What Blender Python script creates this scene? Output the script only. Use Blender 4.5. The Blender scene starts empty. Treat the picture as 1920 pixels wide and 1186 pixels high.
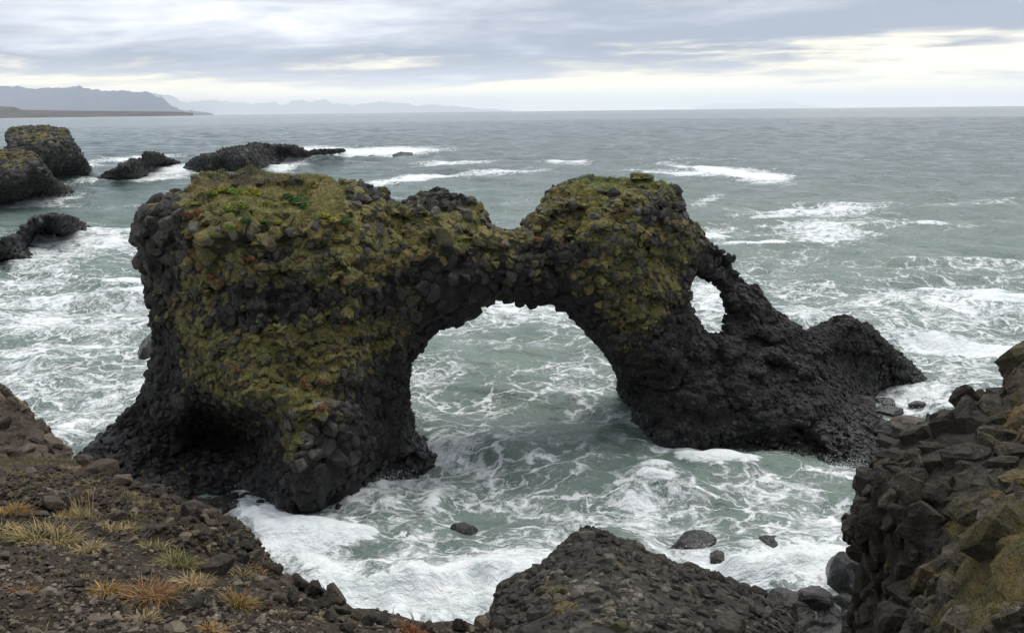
import bpy, bmesh, math, time
import numpy as np
from mathutils import Vector, Matrix, kdtree
from mathutils.bvhtree import BVHTree

T0 = time.time()
scene = bpy.context.scene
COL = scene.collection

# ------------------------------------------------------------------ camera
H = 20.0                       # eye height above the sea
FPX = 1493.0                   # focal length in photograph pixels
W0, H0 = 1920.0, 1186.0
PITCH = math.atan((H0 / 2 - 205.3) / FPX)
ROLL = math.radians(0.65)
fwd = np.array([0, math.cos(PITCH), -math.sin(PITCH)])
_r0 = np.array([1.0, 0, 0])
_u0 = np.array([0, math.sin(PITCH), math.cos(PITCH)])
rgt = math.cos(ROLL) * _r0 - math.sin(ROLL) * _u0
upv = math.cos(ROLL) * _u0 + math.sin(ROLL) * _r0
CAM = np.array([0, 0, H])
cd = bpy.data.cameras.new('camera')
cam = bpy.data.objects.new('camera', cd)
COL.objects.link(cam)
M = Matrix.Identity(4)
for i in range(3):
    M[i][0], M[i][1], M[i][2], M[i][3] = rgt[i], upv[i], -fwd[i], CAM[i]
cam.matrix_world = M
cd.sensor_width = 36.0
cd.lens = 36.0 * FPX / W0
cd.clip_start = 0.1
cd.clip_end = 300000.0
scene.camera = cam

# ------------------------------------------------------------------ world, sun, exposure
SUN_EL, SUN_AZ = math.radians(63), math.radians(30)     # azimuth from +Y towards +X
scene.view_settings.view_transform = 'Standard'
scene.view_settings.look = 'None'
scene.view_settings.gamma = 1.0
scene.view_settings.exposure = 0.88
scene.view_settings.use_curve_mapping = False
scene.cycles.use_denoising = True
scene.cycles.max_bounces = 6
scene.cycles.diffuse_bounces = 3
scene.cycles.volume_bounces = 2


class NT:
    """tiny helper to write node trees"""
    def __init__(s, tree):
        s.t = tree
        s.n = tree.nodes
        s.l = tree.links

    def node(s, typ, **kw):
        n = s.n.new(typ)
        for k, v in kw.items():
            setattr(n, k, v)
        return n

    def put(s, sock, v):
        if isinstance(v, bpy.types.NodeSocket):
            s.l.new(v, sock)
        elif v is not None:
            if hasattr(sock, 'default_value') and hasattr(sock.default_value, '__len__') and not hasattr(v, '__len__'):
                v = (v,) * len(sock.default_value)
            elif hasattr(v, '__len__') and len(v) == 3 and hasattr(sock.default_value, '__len__') and len(sock.default_value) == 4:
                v = (*v, 1.0)
            sock.default_value = v

    def math(s, op, a, b=None, c=None, clamp=False):
        n = s.node('ShaderNodeMath', operation=op, use_clamp=clamp)
        for i, v in enumerate((a, b, c)):
            if v is not None:
                s.put(n.inputs[i], v)
        return n.outputs[0]

    def vmath(s, op, a, b=None, scale=None):
        n = s.node('ShaderNodeVectorMath', operation=op)
        s.put(n.inputs[0], a)
        if b is not None:
            s.put(n.inputs[1], b)
        if scale is not None:
            s.put(n.inputs['Scale'], scale)
        return n.outputs[0]

    def ss(s, x, lo, hi, a=0.0, b=1.0):
        n = s.node('ShaderNodeMapRange', interpolation_type='SMOOTHSTEP')
        s.put(n.inputs['Value'], x)
        for k, v in (('From Min', lo), ('From Max', hi), ('To Min', a), ('To Max', b)):
            s.put(n.inputs[k], v)
        return n.outputs[0]

    def mix(s, f, a, b, blend='MIX'):
        n = s.node('ShaderNodeMix', data_type='RGBA', blend_type=blend, clamp_factor=True)
        s.put(n.inputs[0], f)
        s.put(n.inputs[6], a)
        s.put(n.inputs[7], b)
        return n.outputs[2]

    def noise(s, vec, scale, detail=4, rough=0.55, dist=0.0, color=False):
        n = s.node('ShaderNodeTexNoise')
        s.put(n.inputs['Vector'], vec)
        n.inputs['Scale'].default_value = scale
        n.inputs['Detail'].default_value = detail
        n.inputs['Roughness'].default_value = rough
        n.inputs['Distortion'].default_value = dist
        return n.outputs[1 if color else 0]

    def voro(s, vec, scale, feature='DISTANCE_TO_EDGE', rand=1.0, out=0):
        n = s.node('ShaderNodeTexVoronoi', feature=feature)
        s.put(n.inputs['Vector'], vec)
        n.inputs['Scale'].default_value = scale
        n.inputs['Randomness'].default_value = rand
        return n.outputs[out]

    def ramp(s, f, stops, interp='LINEAR'):
        n = s.node('ShaderNodeValToRGB')
        s.put(n.inputs[0], f)
        cr = n.color_ramp
        cr.interpolation = interp
        while len(cr.elements) < len(stops):
            cr.elements.new(0.5)
        for e, (p, c) in zip(cr.elements, stops):
            e.position = p
            e.color = (*c, 1.0)
        return n.outputs[0]


def srgb(r, g, b):
    return tuple((c / 255 / 12.92) if c / 255 <= 0.04045 else ((c / 255 + 0.055) / 1.055) ** 2.4 for c in (r, g, b))


SKY_SEED = 7.4


def build_world():
    w = bpy.data.worlds.new('World')
    scene.world = w
    w.use_nodes = True
    nt = NT(w.node_tree)
    nt.n.clear()
    out = nt.node('ShaderNodeOutputWorld')
    bg = nt.node('ShaderNodeBackground')
    STR = 0.1
    bg.inputs['Strength'].default_value = STR
    sky = nt.node('ShaderNodeTexSky', sky_type='NISHITA')
    sky.sun_disc = False
    sky.sun_elevation = SUN_EL
    sky.sun_rotation = SUN_AZ
    sky.dust_density = 2.0
    tc = nt.node('ShaderNodeTexCoord')
    sep = nt.node('ShaderNodeSeparateXYZ')
    nt.l.new(tc.outputs['Generated'], sep.inputs[0])
    z = nt.math('MAXIMUM', sep.outputs[2], 0.0)
    zz = nt.math('ADD', z, 0.085)
    px = nt.math('DIVIDE', sep.outputs[0], zz)
    py = nt.math('DIVIDE', sep.outputs[1], zz)
    cmb = nt.node('ShaderNodeCombineXYZ')
    nt.l.new(nt.math('ADD', px, nt.math('MULTIPLY', py, 0.25)), cmb.inputs[0])
    nt.l.new(py, cmb.inputs[1])
    cmb.inputs[2].default_value = SKY_SEED
    p = cmb.outputs[0]
    warp = nt.noise(p, 0.45, 3, 0.5, color=True)
    p2 = nt.vmath('ADD', p, nt.vmath('SCALE', nt.vmath('SUBTRACT', warp, (0.5, 0.5, 0.5)), scale=1.5))
    p2 = nt.vmath('MULTIPLY', p2, (0.8, 1.0, 1.0))
    n1 = nt.noise(p2, 0.46, 7, 0.55)
    n2 = nt.noise(p2, 1.7, 7, 0.62)
    n3 = nt.noise(p, 0.17, 2, 0.5)
    dens = nt.math('ADD', nt.math('ADD', nt.math('MULTIPLY', n1, 0.56), nt.math('MULTIPLY', n2, 0.30)), nt.math('MULTIPLY', n3, 0.38))
    # cloud body: thin = bright, thick = blue grey
    k = 1.0 / STR
    body = nt.ramp(nt.ss(dens, 0.40, 0.68),
                   [(0.0, (0.92, 0.92, 0.91)), (0.25, srgb(222, 225, 229)), (0.5, srgb(199, 204, 213)), (1.0, srgb(154, 162, 176))])
    body = nt.vmath('SCALE', body, scale=k * 0.80)
    # low gap below the cloud deck: pale cream sky with a little of the blue behind it
    clear = nt.mix(0.95, sky.outputs[0], (1.22 * k, 1.09 * k, 0.78 * k))
    lowgap = nt.ss(nt.math('ADD', z, nt.math('MULTIPLY', nt.math('SUBTRACT', dens, 0.58), -0.20)), 0.050, 0.016)
    col = nt.mix(nt.math('MULTIPLY', lowgap, 0.93), body, clear)
    nt.l.new(col, bg.inputs['Color'])
    nt.l.new(bg.outputs[0], out.inputs['Surface'])


build_world()
sd = bpy.data.lights.new('sun', 'SUN')
sd.energy = 1.5
sd.angle = math.radians(50)
sd.color = (1.0, 0.96, 0.9)
sun = bpy.data.objects.new('sun', sd)
COL.objects.link(sun)
sdir = Vector((math.cos(SUN_EL) * math.sin(SUN_AZ), math.cos(SUN_EL) * math.cos(SUN_AZ), math.sin(SUN_EL)))
sun.rotation_euler = sdir.to_track_quat('Z', 'Y').to_euler()
sun.location = (20, -10, 60)

# ------------------------------------------------------------------ geometry helpers
REARTH = 6371000.0


def ray(px, py):
    px = np.asarray(px, float)
    py = np.asarray(py, float)
    return fwd + np.multiply.outer((px - W0 / 2) / FPX, rgt) + np.multiply.outer((H0 / 2 - py) / FPX, upv)


def at(px, py, Y):
    d = ray(px, py)
    return CAM + d * (np.asarray(Y, float) / d[..., 1])[..., None]


def seaY(px, py):
    d = ray(px, py)
    dz = np.minimum(d[..., 2], -0.0015)
    return -H / dz * d[..., 1]


def sea(px, py):
    return at(px, py, seaY(px, py))


def project(P):
    q = np.asarray(P, float) - CAM
    w = np.maximum(q @ fwd, 0.05)
    return W0 / 2 + FPX * (q @ rgt) / w, H0 / 2 - FPX * (q @ upv) / w


_tab = np.random.default_rng(11).random((64, 64, 64)).astype(np.float32)


def vnoise(P, scale):
    """value noise, -1..1, on points (...,3)"""
    Q = np.asarray(P) * scale
    I = np.floor(Q).astype(int)
    f = Q - I
    f = f * f * (3 - 2 * f)
    I &= 63
    J = (I + 1) & 63
    x0, y0, z0 = I[..., 0], I[..., 1], I[..., 2]
    x1, y1, z1 = J[..., 0], J[..., 1], J[..., 2]
    fx, fy, fz = f[..., 0], f[..., 1], f[..., 2]
    a = _tab[x0, y0, z0] * (1 - fx) + _tab[x1, y0, z0] * fx
    b = _tab[x0, y1, z0] * (1 - fx) + _tab[x1, y1, z0] * fx
    c = _tab[x0, y0, z1] * (1 - fx) + _tab[x1, y0, z1] * fx
    d = _tab[x0, y1, z1] * (1 - fx) + _tab[x1, y1, z1] * fx
    return ((a * (1 - fy) + b * fy) * (1 - fz) + (c * (1 - fy) + d * fy) * fz) * 2 - 1


def fbm(P, scale, oct=3, gain=0.5):
    s, a, t = 0.0, 1.0, 0.0
    P = np.asarray(P, float)
    for o in range(oct):
        s = s + a * vnoise(P + 17.3 * o, scale * 2 ** o)
        t += a
        a *= gain
    return s / t


def cells(P, seed=0):
    """random value of the nearest cell seed (3-D Voronoi) and F2-F1"""
    rg = np.random.default_rng(100 + seed)
    jit = rg.random((16, 16, 16, 3))
    val = rg.random((16, 16, 16))
    P = np.asarray(P, np.float32)
    jit = jit.astype(np.float32)
    val = val.astype(np.float32)
    I = np.floor(P).astype(np.int32)
    d1 = np.full(P.shape[:-1], 9.0, np.float32)
    d2 = d1.copy()
    v1 = np.zeros_like(d1)
    for a in (-1, 0, 1):
        for b in (-1, 0, 1):
            for c in (-1, 0, 1):
                K = I + np.array([a, b, c], np.int32)
                m = K & 15
                e = (K - P).astype(np.float32) + jit[m[..., 0], m[..., 1], m[..., 2]]
                d = np.einsum('...i,...i->...', e, e)
                v = val[m[..., 0], m[..., 1], m[..., 2]]
                near = d < d1
                d2 = np.where(near, d1, np.minimum(d2, d))
                v1 = np.where(near, v, v1)
                d1 = np.where(near, d, d1)
    return v1, np.sqrt(d2) - np.sqrt(d1)


def sdpoly(poly, X, Y):
    """signed distance to a polygon, positive inside"""
    poly = np.asarray(poly, float)
    n = len(poly)
    best = np.full(X.shape, 1e18)
    inside = np.zeros(X.shape, bool)
    for i in range(n):
        ax, ay = poly[i]
        bx, by = poly[(i + 1) % n]
        ex, ey = bx - ax, by - ay
        wx, wy = X - ax, Y - ay
        t = np.clip((wx * ex + wy * ey) / (ex * ex + ey * ey + 1e-12), 0, 1)
        best = np.minimum(best, (wx - ex * t) ** 2 + (wy - ey * t) ** 2)
        cr = ((ay > Y) != (by > Y))
        with np.errstate(divide='ignore', invalid='ignore'):
            xi = ax + (Y - ay) * ex / (ey if ey != 0 else 1e-12)
        inside ^= cr & (X < xi)
    d = np.sqrt(best)
    return np.where(inside, d, -d)


def tps(pts, vals, lam=1e-4):
    pts = np.asarray(pts, float)
    mu, sc = pts.mean(0), pts.std() + 1e-9
    q = (pts - mu) / sc
    n = len(q)

    def U(r2):
        return 0.5 * r2 * np.log(r2 + 1e-12)
    K = U(((q[:, None] - q[None]) ** 2).sum(-1)) + lam * np.eye(n)
    Pm = np.c_[np.ones(n), q]
    A = np.block([[K, Pm], [Pm.T, np.zeros((3, 3))]])
    s = np.linalg.solve(A, np.r_[np.asarray(vals, float), 0, 0, 0])

    def f(X, Y):
        x, y = (X - mu[0]) / sc, (Y - mu[1]) / sc
        r = s[n] + s[n + 1] * x + s[n + 2] * y
        for i in range(n):
            r = r + s[i] * U((x - q[i, 0]) ** 2 + (y - q[i, 1]) ** 2)
        return r
    return f


def smin(a, b, k):
    h = np.maximum(k - np.abs(a - b), 0) / k
    return np.minimum(a, b) - h * h * k * 0.25


def surface_nets(F, org, h):
    S = F > 0
    cnt = np.zeros(tuple(s - 1 for s in F.shape), np.int8)
    for a in (0, 1):
        for b in (0, 1):
            for c in (0, 1):
                cnt += S[a:S.shape[0] - 1 + a, b:S.shape[1] - 1 + b, c:S.shape[2] - 1 + c]
    act = (cnt > 0) & (cnt < 8)
    ai = np.argwhere(act)
    idx = np.full(act.shape, -1, np.int64)
    idx[tuple(ai.T)] = np.arange(len(ai))
    acc = np.zeros((len(ai), 3))
    num = np.zeros(len(ai))
    cor = [np.array([a, b, c]) for a in (0, 1) for b in (0, 1) for c in (0, 1)]
    for p in cor:
        for ax in range(3):
            if p[ax]:
                continue
            q = p.copy()
            q[ax] = 1
            fa = F[tuple((ai + p).T)]
            fb = F[tuple((ai + q).T)]
            m = (fa > 0) != (fb > 0)
            t = np.where(m, fa / np.where(m, fa - fb, 1), 0)
            acc += np.where(m[:, None], p + (q - p) * t[:, None], 0)
            num += m
    V = org + h * (ai + acc / num[:, None])
    quads = []
    for ax in range(3):
        b, c = (ax + 1) % 3, (ax + 2) % 3
        sl0 = [slice(None)] * 3
        sl1 = [slice(None)] * 3
        sl0[ax] = slice(0, -1)
        sl1[ax] = slice(1, None)
        A, B = S[tuple(sl0)], S[tuple(sl1)]
        e = np.argwhere(A != B)
        ok = (e[:, b] > 0) & (e[:, c] > 0) & (e[:, b] < F.shape[b] - 1) & (e[:, c] < F.shape[c] - 1)
        e = e[ok]
        eb = np.zeros(3, int)
        eb[b] = 1
        ec = np.zeros(3, int)
        ec[c] = 1
        q = np.stack([idx[tuple((e - eb - ec).T)], idx[tuple((e - ec).T)], idx[tuple(e.T)], idx[tuple((e - eb).T)]], 1)
        flip = ~A[tuple(e.T)]
        q[flip] = q[flip][:, ::-1]
        quads.append(q)
    return V, np.concatenate(quads)


def vnormals(V, Q):
    n = np.cross(V[Q[:, 2]] - V[Q[:, 0]], V[Q[:, 3 if Q.shape[1] > 3 else 1]] - V[Q[:, 1 if Q.shape[1] > 3 else 0]])
    N = np.zeros_like(V)
    for k in range(Q.shape[1]):
        np.add.at(N, Q[:, k], n)
    return N / (np.linalg.norm(N, axis=1, keepdims=True) + 1e-12)


def mesh(name, V, F, mat, tint=None, smooth=False, attrs=None):
    me = bpy.data.meshes.new(name)
    V = np.asarray(V, np.float32)
    me.vertices.add(len(V))
    me.vertices.foreach_set('co', V.ravel())
    if isinstance(F, np.ndarray):
        k = F.shape[1]
        me.loops.add(F.size)
        me.loops.foreach_set('vertex_index', F.astype(np.int32).ravel())
        me.polygons.add(len(F))
        me.polygons.foreach_set('loop_start', np.arange(0, F.size, k, dtype=np.int32))
        me.polygons.foreach_set('loop_total', np.full(len(F), k, np.int32))
    else:
        tot = np.array([len(f) for f in F], np.int32)
        me.loops.add(int(tot.sum()))
        me.loops.foreach_set('vertex_index', np.concatenate([np.asarray(f, np.int32) for f in F]))
        me.polygons.add(len(F))
        me.polygons.foreach_set('loop_start', np.r_[0, np.cumsum(tot)[:-1]].astype(np.int32))
        me.polygons.foreach_set('loop_total', tot)
    me.update(calc_edges=True)
    me.polygons.foreach_set('use_smooth', np.full(len(me.polygons), smooth, bool))
    if tint is not None:
        a = me.color_attributes.new('tint', 'FLOAT_COLOR', 'POINT')
        t = np.asarray(tint, np.float32)
        if t.ndim == 1:
            t = np.tile(t, (len(V), 1))
        if t.shape[1] == 3:
            t = np.c_[t, np.ones(len(t))]
        a.data.foreach_set('color', t.astype(np.float32).ravel())
    for k, v in (attrs or {}).items():
        a = me.attributes.new(k, 'FLOAT', 'POINT')
        a.data.foreach_set('value', np.asarray(v, np.float32))
    me.materials.append(mat)
    return me


def obj(name, me, parent=None, loc=(0, 0, 0), kind=None, label=None, cat=None, group=None):
    o = bpy.data.objects.new(name, me)
    COL.objects.link(o)
    o.location = loc
    if parent is not None:
        o.parent = parent
    for k, v in (('kind', kind), ('label', label), ('category', cat), ('group', group)):
        if v:
            o[k] = v
    return o


# ------------------------------------------------------------------ solids from an outline, a front surface and a depth
def solid(outline, ctrl, tctrl, h, k=1.2, holes=(), noises=(), step=4.0, pad=1.0, cellnoise=None, zmin=-3.0):
    outline = np.asarray(outline, float)
    x0, y0 = outline.min(0) - 60
    x1, y1 = outline.max(0) + 60
    gx = np.arange(x0, x1 + step, step)
    gy = np.arange(y0, y1 + step, step)
    X, Y = np.meshgrid(gx, gy, indexing='ij')
    SD = sdpoly(outline, X, Y)
    for hl in holes:
        SD = np.minimum(SD, -sdpoly(hl, X, Y))
    c = [(a, b, float(seaY(a, b)) if d is None else d) for a, b, d in ctrl]
    YF = tps([p[:2] for p in c], [p[2] for p in c], 1e-3)(X, Y)
    TT = tps([p[:2] for p in tctrl], [p[2] for p in tctrl], 1e-3)(X, Y) if len(tctrl) > 1 else np.full(X.shape, tctrl[0][2])
    TT = np.maximum(TT, 0.4)
    m = SD > -10
    ymin, ymax = YF[m].min() - pad, (YF + TT)[m].max() + pad
    cr = np.concatenate([at(outline[:, 0], outline[:, 1], ymin), at(outline[:, 0], outline[:, 1], ymax)])
    lo = np.array([cr[:, 0].min() - pad, ymin, max(cr[:, 2].min() - pad, zmin)])
    hi = np.array([cr[:, 0].max() + pad, ymax, cr[:, 2].max() + pad])
    n = np.ceil((hi - lo) / h).astype(int) + 1
    F = np.empty(tuple(n), np.float32)
    reach = sum(a[0] for a in noises) + sum(a[0] * 1.1 for a in (cellnoise or ())) + 2 * h
    yy = lo[1] + h * np.arange(n[1])
    zz = lo[2] + h * np.arange(n[2])
    YY, ZZ = np.meshgrid(yy, zz, indexing='ij')
    B = 24
    for i0 in range(0, n[0], B):
        i1 = min(i0 + B, n[0])
        xs = lo[0] + h * np.arange(i0, i1)
        P = np.empty((i1 - i0, n[1], n[2], 3))
        P[..., 0] = xs[:, None, None]
        P[..., 1] = YY
        P[..., 2] = ZZ
        u, v = project(P)
        fu = np.clip((u - x0) / step, 0, len(gx) - 1.001)
        fv = np.clip((v - y0) / step, 0, len(gy) - 1.001)
        iu, iv = fu.astype(int), fv.astype(int)
        fu -= iu
        fv -= iv

        def bil(G):
            return (G[iu, iv] * (1 - fu) + G[iu + 1, iv] * fu) * (1 - fv) + (G[iu, iv + 1] * (1 - fu) + G[iu + 1, iv + 1] * fu) * fv
        sdm = bil(SD) * P[..., 1] / FPX
        yf = bil(YF)
        f = smin(smin(sdm, (P[..., 1] - yf) * 0.8, k), (yf + bil(TT) - P[..., 1]) * 0.8, k)
        near = (np.abs(f) < reach) & (P[..., 1] < yf + bil(TT) * 0.75)
        if near.any():
            Pn = P[near]
            d = np.zeros(len(Pn))
            for amp, sc, o in noises:
                d += amp * fbm(Pn, sc, o)
            if cellnoise:
                for amp, sc, sd_ in cellnoise:
                    v1, e = cells(Pn * np.asarray(sc), sd_)
                    d += amp * (v1 - 0.5) - amp * 0.6 * np.clip(1 - e / 0.14, 0, 1)
            f[near] += d * np.clip(0.45 + sdm[near] / 2.5, 0.45, 1.0)
        F[i0:i1] = f
    F[0] = F[-1] = -1
    F[:, 0] = F[:, -1] = -1
    F[:, :, -1] = -1
    V, Q = surface_nets(F, lo, h)
    return V, Q


def sample_surface(V, Q, n, rg):
    T = np.concatenate([Q[:, [0, 1, 2]], Q[:, [0, 2, 3]]]) if Q.shape[1] == 4 else Q
    a, b, c = V[T[:, 0]], V[T[:, 1]], V[T[:, 2]]
    N = np.cross(b - a, c - a)
    ar = np.linalg.norm(N, axis=1) + 1e-12
    pick = rg.choice(len(T), n, p=ar / ar.sum())
    r1, r2 = np.sqrt(rg.random(n)), rg.random(n)
    P = a[pick] * (1 - r1)[:, None] + b[pick] * (r1 * (1 - r2))[:, None] + c[pick] * (r1 * r2)[:, None]
    return P, pick, T, N / ar[:, None]


def pack_blocks(V, Q, spacing, keep, seed=1, ncand=60000, crack=0.05, prot=(0.10, 0.14), tilt=0.25, bevel=0.16,
                lobes=0.0, axis=None):
    """tight-packed angular stones: Voronoi polygons on the surface, extruded"""
    rg = np.random.default_rng(seed)
    VN = vnormals(V, Q)
    # smooth the normals a little
    for _ in range(3):
        s = VN[Q].sum(1)
        N2 = VN.copy()
        for kk in range(4):
            np.add.at(N2, Q[:, kk], s)
        VN = N2 / (np.linalg.norm(N2, axis=1, keepdims=True) + 1e-12)
    P, pick, T, FN = sample_surface(V, Q, ncand, rg)
    N = VN[T[pick, 0]]
    sp = spacing(P)
    m = keep(P, N) & (sp > 0)
    P, N, sp = P[m], N[m], sp[m]
    kd = kdtree.KDTree(len(P))
    for i, p in enumerate(P):
        kd.insert(p, i)
    kd.balance()
    dead = np.zeros(len(P), bool)
    acc = []
    jit = rg.uniform(0.72, 1.3, len(P))
    for i in range(len(P)):
        if dead[i]:
            continue
        acc.append(i)
        for _, j, _ in kd.find_range(P[i], sp[i] * jit[i]):
            dead[j] = True
    P, N, sp = P[acc], N[acc], sp[acc]
    kd = kdtree.KDTree(len(P))
    for i, p in enumerate(P):
        kd.insert(p, i)
    kd.balance()
    out = []
    for i in range(len(P)):
        n = N[i] + rg.normal(0, 0.10, 3)
        if axis is not None:
            n = n + axis(P[i])
        n /= np.linalg.norm(n)
        t = np.cross(n, [0.3, 0.2, 1.0] if abs(n[2]) < 0.9 else [1.0, 0, 0])
        t /= np.linalg.norm(t)
        b = np.cross(n, t)
        s = sp[i]
        R = s * 0.86
        poly = [(R * math.cos(q), R * math.sin(q)) for q in np.arange(8) * math.pi / 4 + 0.3]
        for co, j, d in kd.find_range(P[i], s * 2.3):
            if j == i or N[j] @ N[i] < 0.15:
                continue
            D = P[j] - P[i]
            qx, qy = float(D @ t), float(D @ b)
            L = math.hypot(qx, qy)
            if L < 1e-4:
                continue
            ux, uy = qx / L, qy / L
            lim = L * s / (s + sp[j]) - crack * s * 0.5
            new = []
            for a in range(len(poly)):
                x1, y1 = poly[a]
                x2, y2 = poly[(a + 1) % len(poly)]
                d1, d2 = x1 * ux + y1 * uy - lim, x2 * ux + y2 * uy - lim
                if d1 <= 0:
                    new.append((x1, y1))
                if (d1 < 0) != (d2 < 0) and d1 != d2:
                    f = d1 / (d1 - d2)
                    new.append((x1 + (x2 - x1) * f, y1 + (y2 - y1) * f))
            poly = new
            if len(poly) < 3:
                break
        if len(poly) < 3:
            continue
        pp = np.array(poly)
        # drop tiny edges
        kp = np.linalg.norm(pp - np.roll(pp, 1, 0), axis=1) > 0.08 * s
        pp = pp[kp]
        if len(pp) < 3:
            continue
        m_ = len(pp)
        cen = pp.mean(0)
        ext = np.abs(pp - cen).max()
        tv = rg.normal(0, tilt, 2)
        hgt = rg.normal(*prot) * s
        rel = pp - cen
        zt = np.clip(hgt + rel @ tv, -0.3 * s, 0.5 * s)
        to3 = lambda q, zq: P[i] + np.outer(q[:, 0], t) + np.outer(q[:, 1], b) + np.outer(zq, n)
        base = to3(cen + rel * 0.93, np.full(m_, -0.55 * s))
        r1 = to3(pp, zt - bevel * s * rg.uniform(0.6, 1.8, m_))
        sc = rg.uniform(0.66, 0.86, m_)[:, None]
        r2 = to3(cen + rel * sc, zt * 0.9 + hgt * 0.1 + rg.normal(0, 0.03 + lobes, m_) * s)
        ctr = to3(cen[None] + rg.normal(0, 0.08 * s, (1, 2)), np.array([hgt + rg.normal(0.03, 0.03 + lobes) * s]))
        vv = np.concatenate([base, r1, r2, ctr])
        ff = []
        for a in range(m_):
            c = (a + 1) % m_
            ff.append((a, c, m_ + c, m_ + a))
            ff.append((m_ + a, m_ + c, 2 * m_ + c, 2 * m_ + a))
            ff.append((2 * m_ + a, 2 * m_ + c, 3 * m_))
        out.append((vv, ff, P[i], ext * 2, n))
    return out


def merge(blocks, tints):
    Vs, Fs, Ts, o = [], [], [], 0
    for (v, f, *_), t in zip(blocks, tints):
        Vs.append(v)
        Fs += [tuple(a + o for a in q) for q in f]
        Ts.append(np.tile(t, (len(v), 1)))
        o += len(v)
    return np.concatenate(Vs), Fs, np.concatenate(Ts)


def seen_rank(blocks, bvh, margin=0):
    """apparent size of each block in the photograph, 0 when it faces away or is hidden"""
    r = np.zeros(len(blocks))
    for i, b in enumerate(blocks):
        p = b[2]
        u, v = project(p)
        if not (-margin < u < W0 + margin and -margin < v < H0 + margin):
            continue
        d = CAM - p
        L = np.linalg.norm(d)
        d = d / L
        c = d @ b[4]
        if c < 0.1:
            continue
        if bvh is not None and bvh.ray_cast(Vector(p + b[4] * 0.25 * b[3] + d * 0.3), Vector(d), L)[0] is not None:
            continue
        r[i] = b[3] / L * math.sqrt(c)
    return r


def roughen(v, f, amp, freq, cuts=2):
    bm = bmesh.new()
    vs = [bm.verts.new(p) for p in v]
    for q in f:
        try:
            bm.faces.new([vs[a] for a in q])
        except ValueError:
            pass
    for _ in range(cuts):
        bmesh.ops.subdivide_edges(bm, edges=bm.edges[:], cuts=1, use_grid_fill=True)
    bm.normal_update()
    P = np.array([x.co for x in bm.verts])
    N = np.array([x.normal for x in bm.verts])
    d = amp * (fbm(P, freq, 4, 0.65))
    P = P + N * d[:, None]
    bm.verts.index_update()
    F = [tuple(x.index for x in q.verts) for q in bm.faces]
    bm.free()
    return P, F


def block_parts(parent, base, blocks, tints, mat, name, limit, restname, bvh, rough=None):
    rank = seen_rank(blocks, bvh)
    order = np.argsort(-rank)
    top = [i for i in order[:limit] if rank[i] > 0]
    surf_v, surf_f, off = [], [], 0
    ts = set(top)
    for i in top:
        v, f, c, *_ = blocks[i]
        if rough:
            v, f = roughen(v, f, rough[0] * blocks[i][3], rough[1] / blocks[i][3], rough[2])
        me = mesh(name, v - c, f, mat, tints[i])
        obj(name, me, parent, c - base)
        surf_v.append(v)
        surf_f.append(np.array([(q[0], q[k], q[k + 1]) for q in f for k in range(1, len(q) - 1)]) + off)
        off += len(v)
    rest = [i for i in range(len(blocks)) if i not in ts]
    if rest:
        V, F, T_ = merge([blocks[i] for i in rest], [tints[i] for i in rest])
        obj(restname, mesh(restname, V - base, F, mat, T_), parent, kind='stuff')
        surf_v.append(V)
        surf_f.append(np.array([(q[0], q[k], q[k + 1]) for q in F for k in range(1, len(q) - 1)]) + off)
    return np.concatenate(surf_v), np.concatenate(surf_f)


def empty(name, loc, **kw):
    o = obj(name, None, None, loc, **kw)
    o.empty_display_size = 0.5
    return o


# ------------------------------------------------------------------ materials
def new_mat(name):
    m = bpy.data.materials.new(name)
    m.use_nodes = True
    nt = NT(m.node_tree)
    nt.n.clear()
    out = nt.node('ShaderNodeOutputMaterial')
    bs = nt.node('ShaderNodeBsdfPrincipled')
    nt.l.new(bs.outputs[0], out.inputs[0])
    return m, nt, bs


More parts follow.
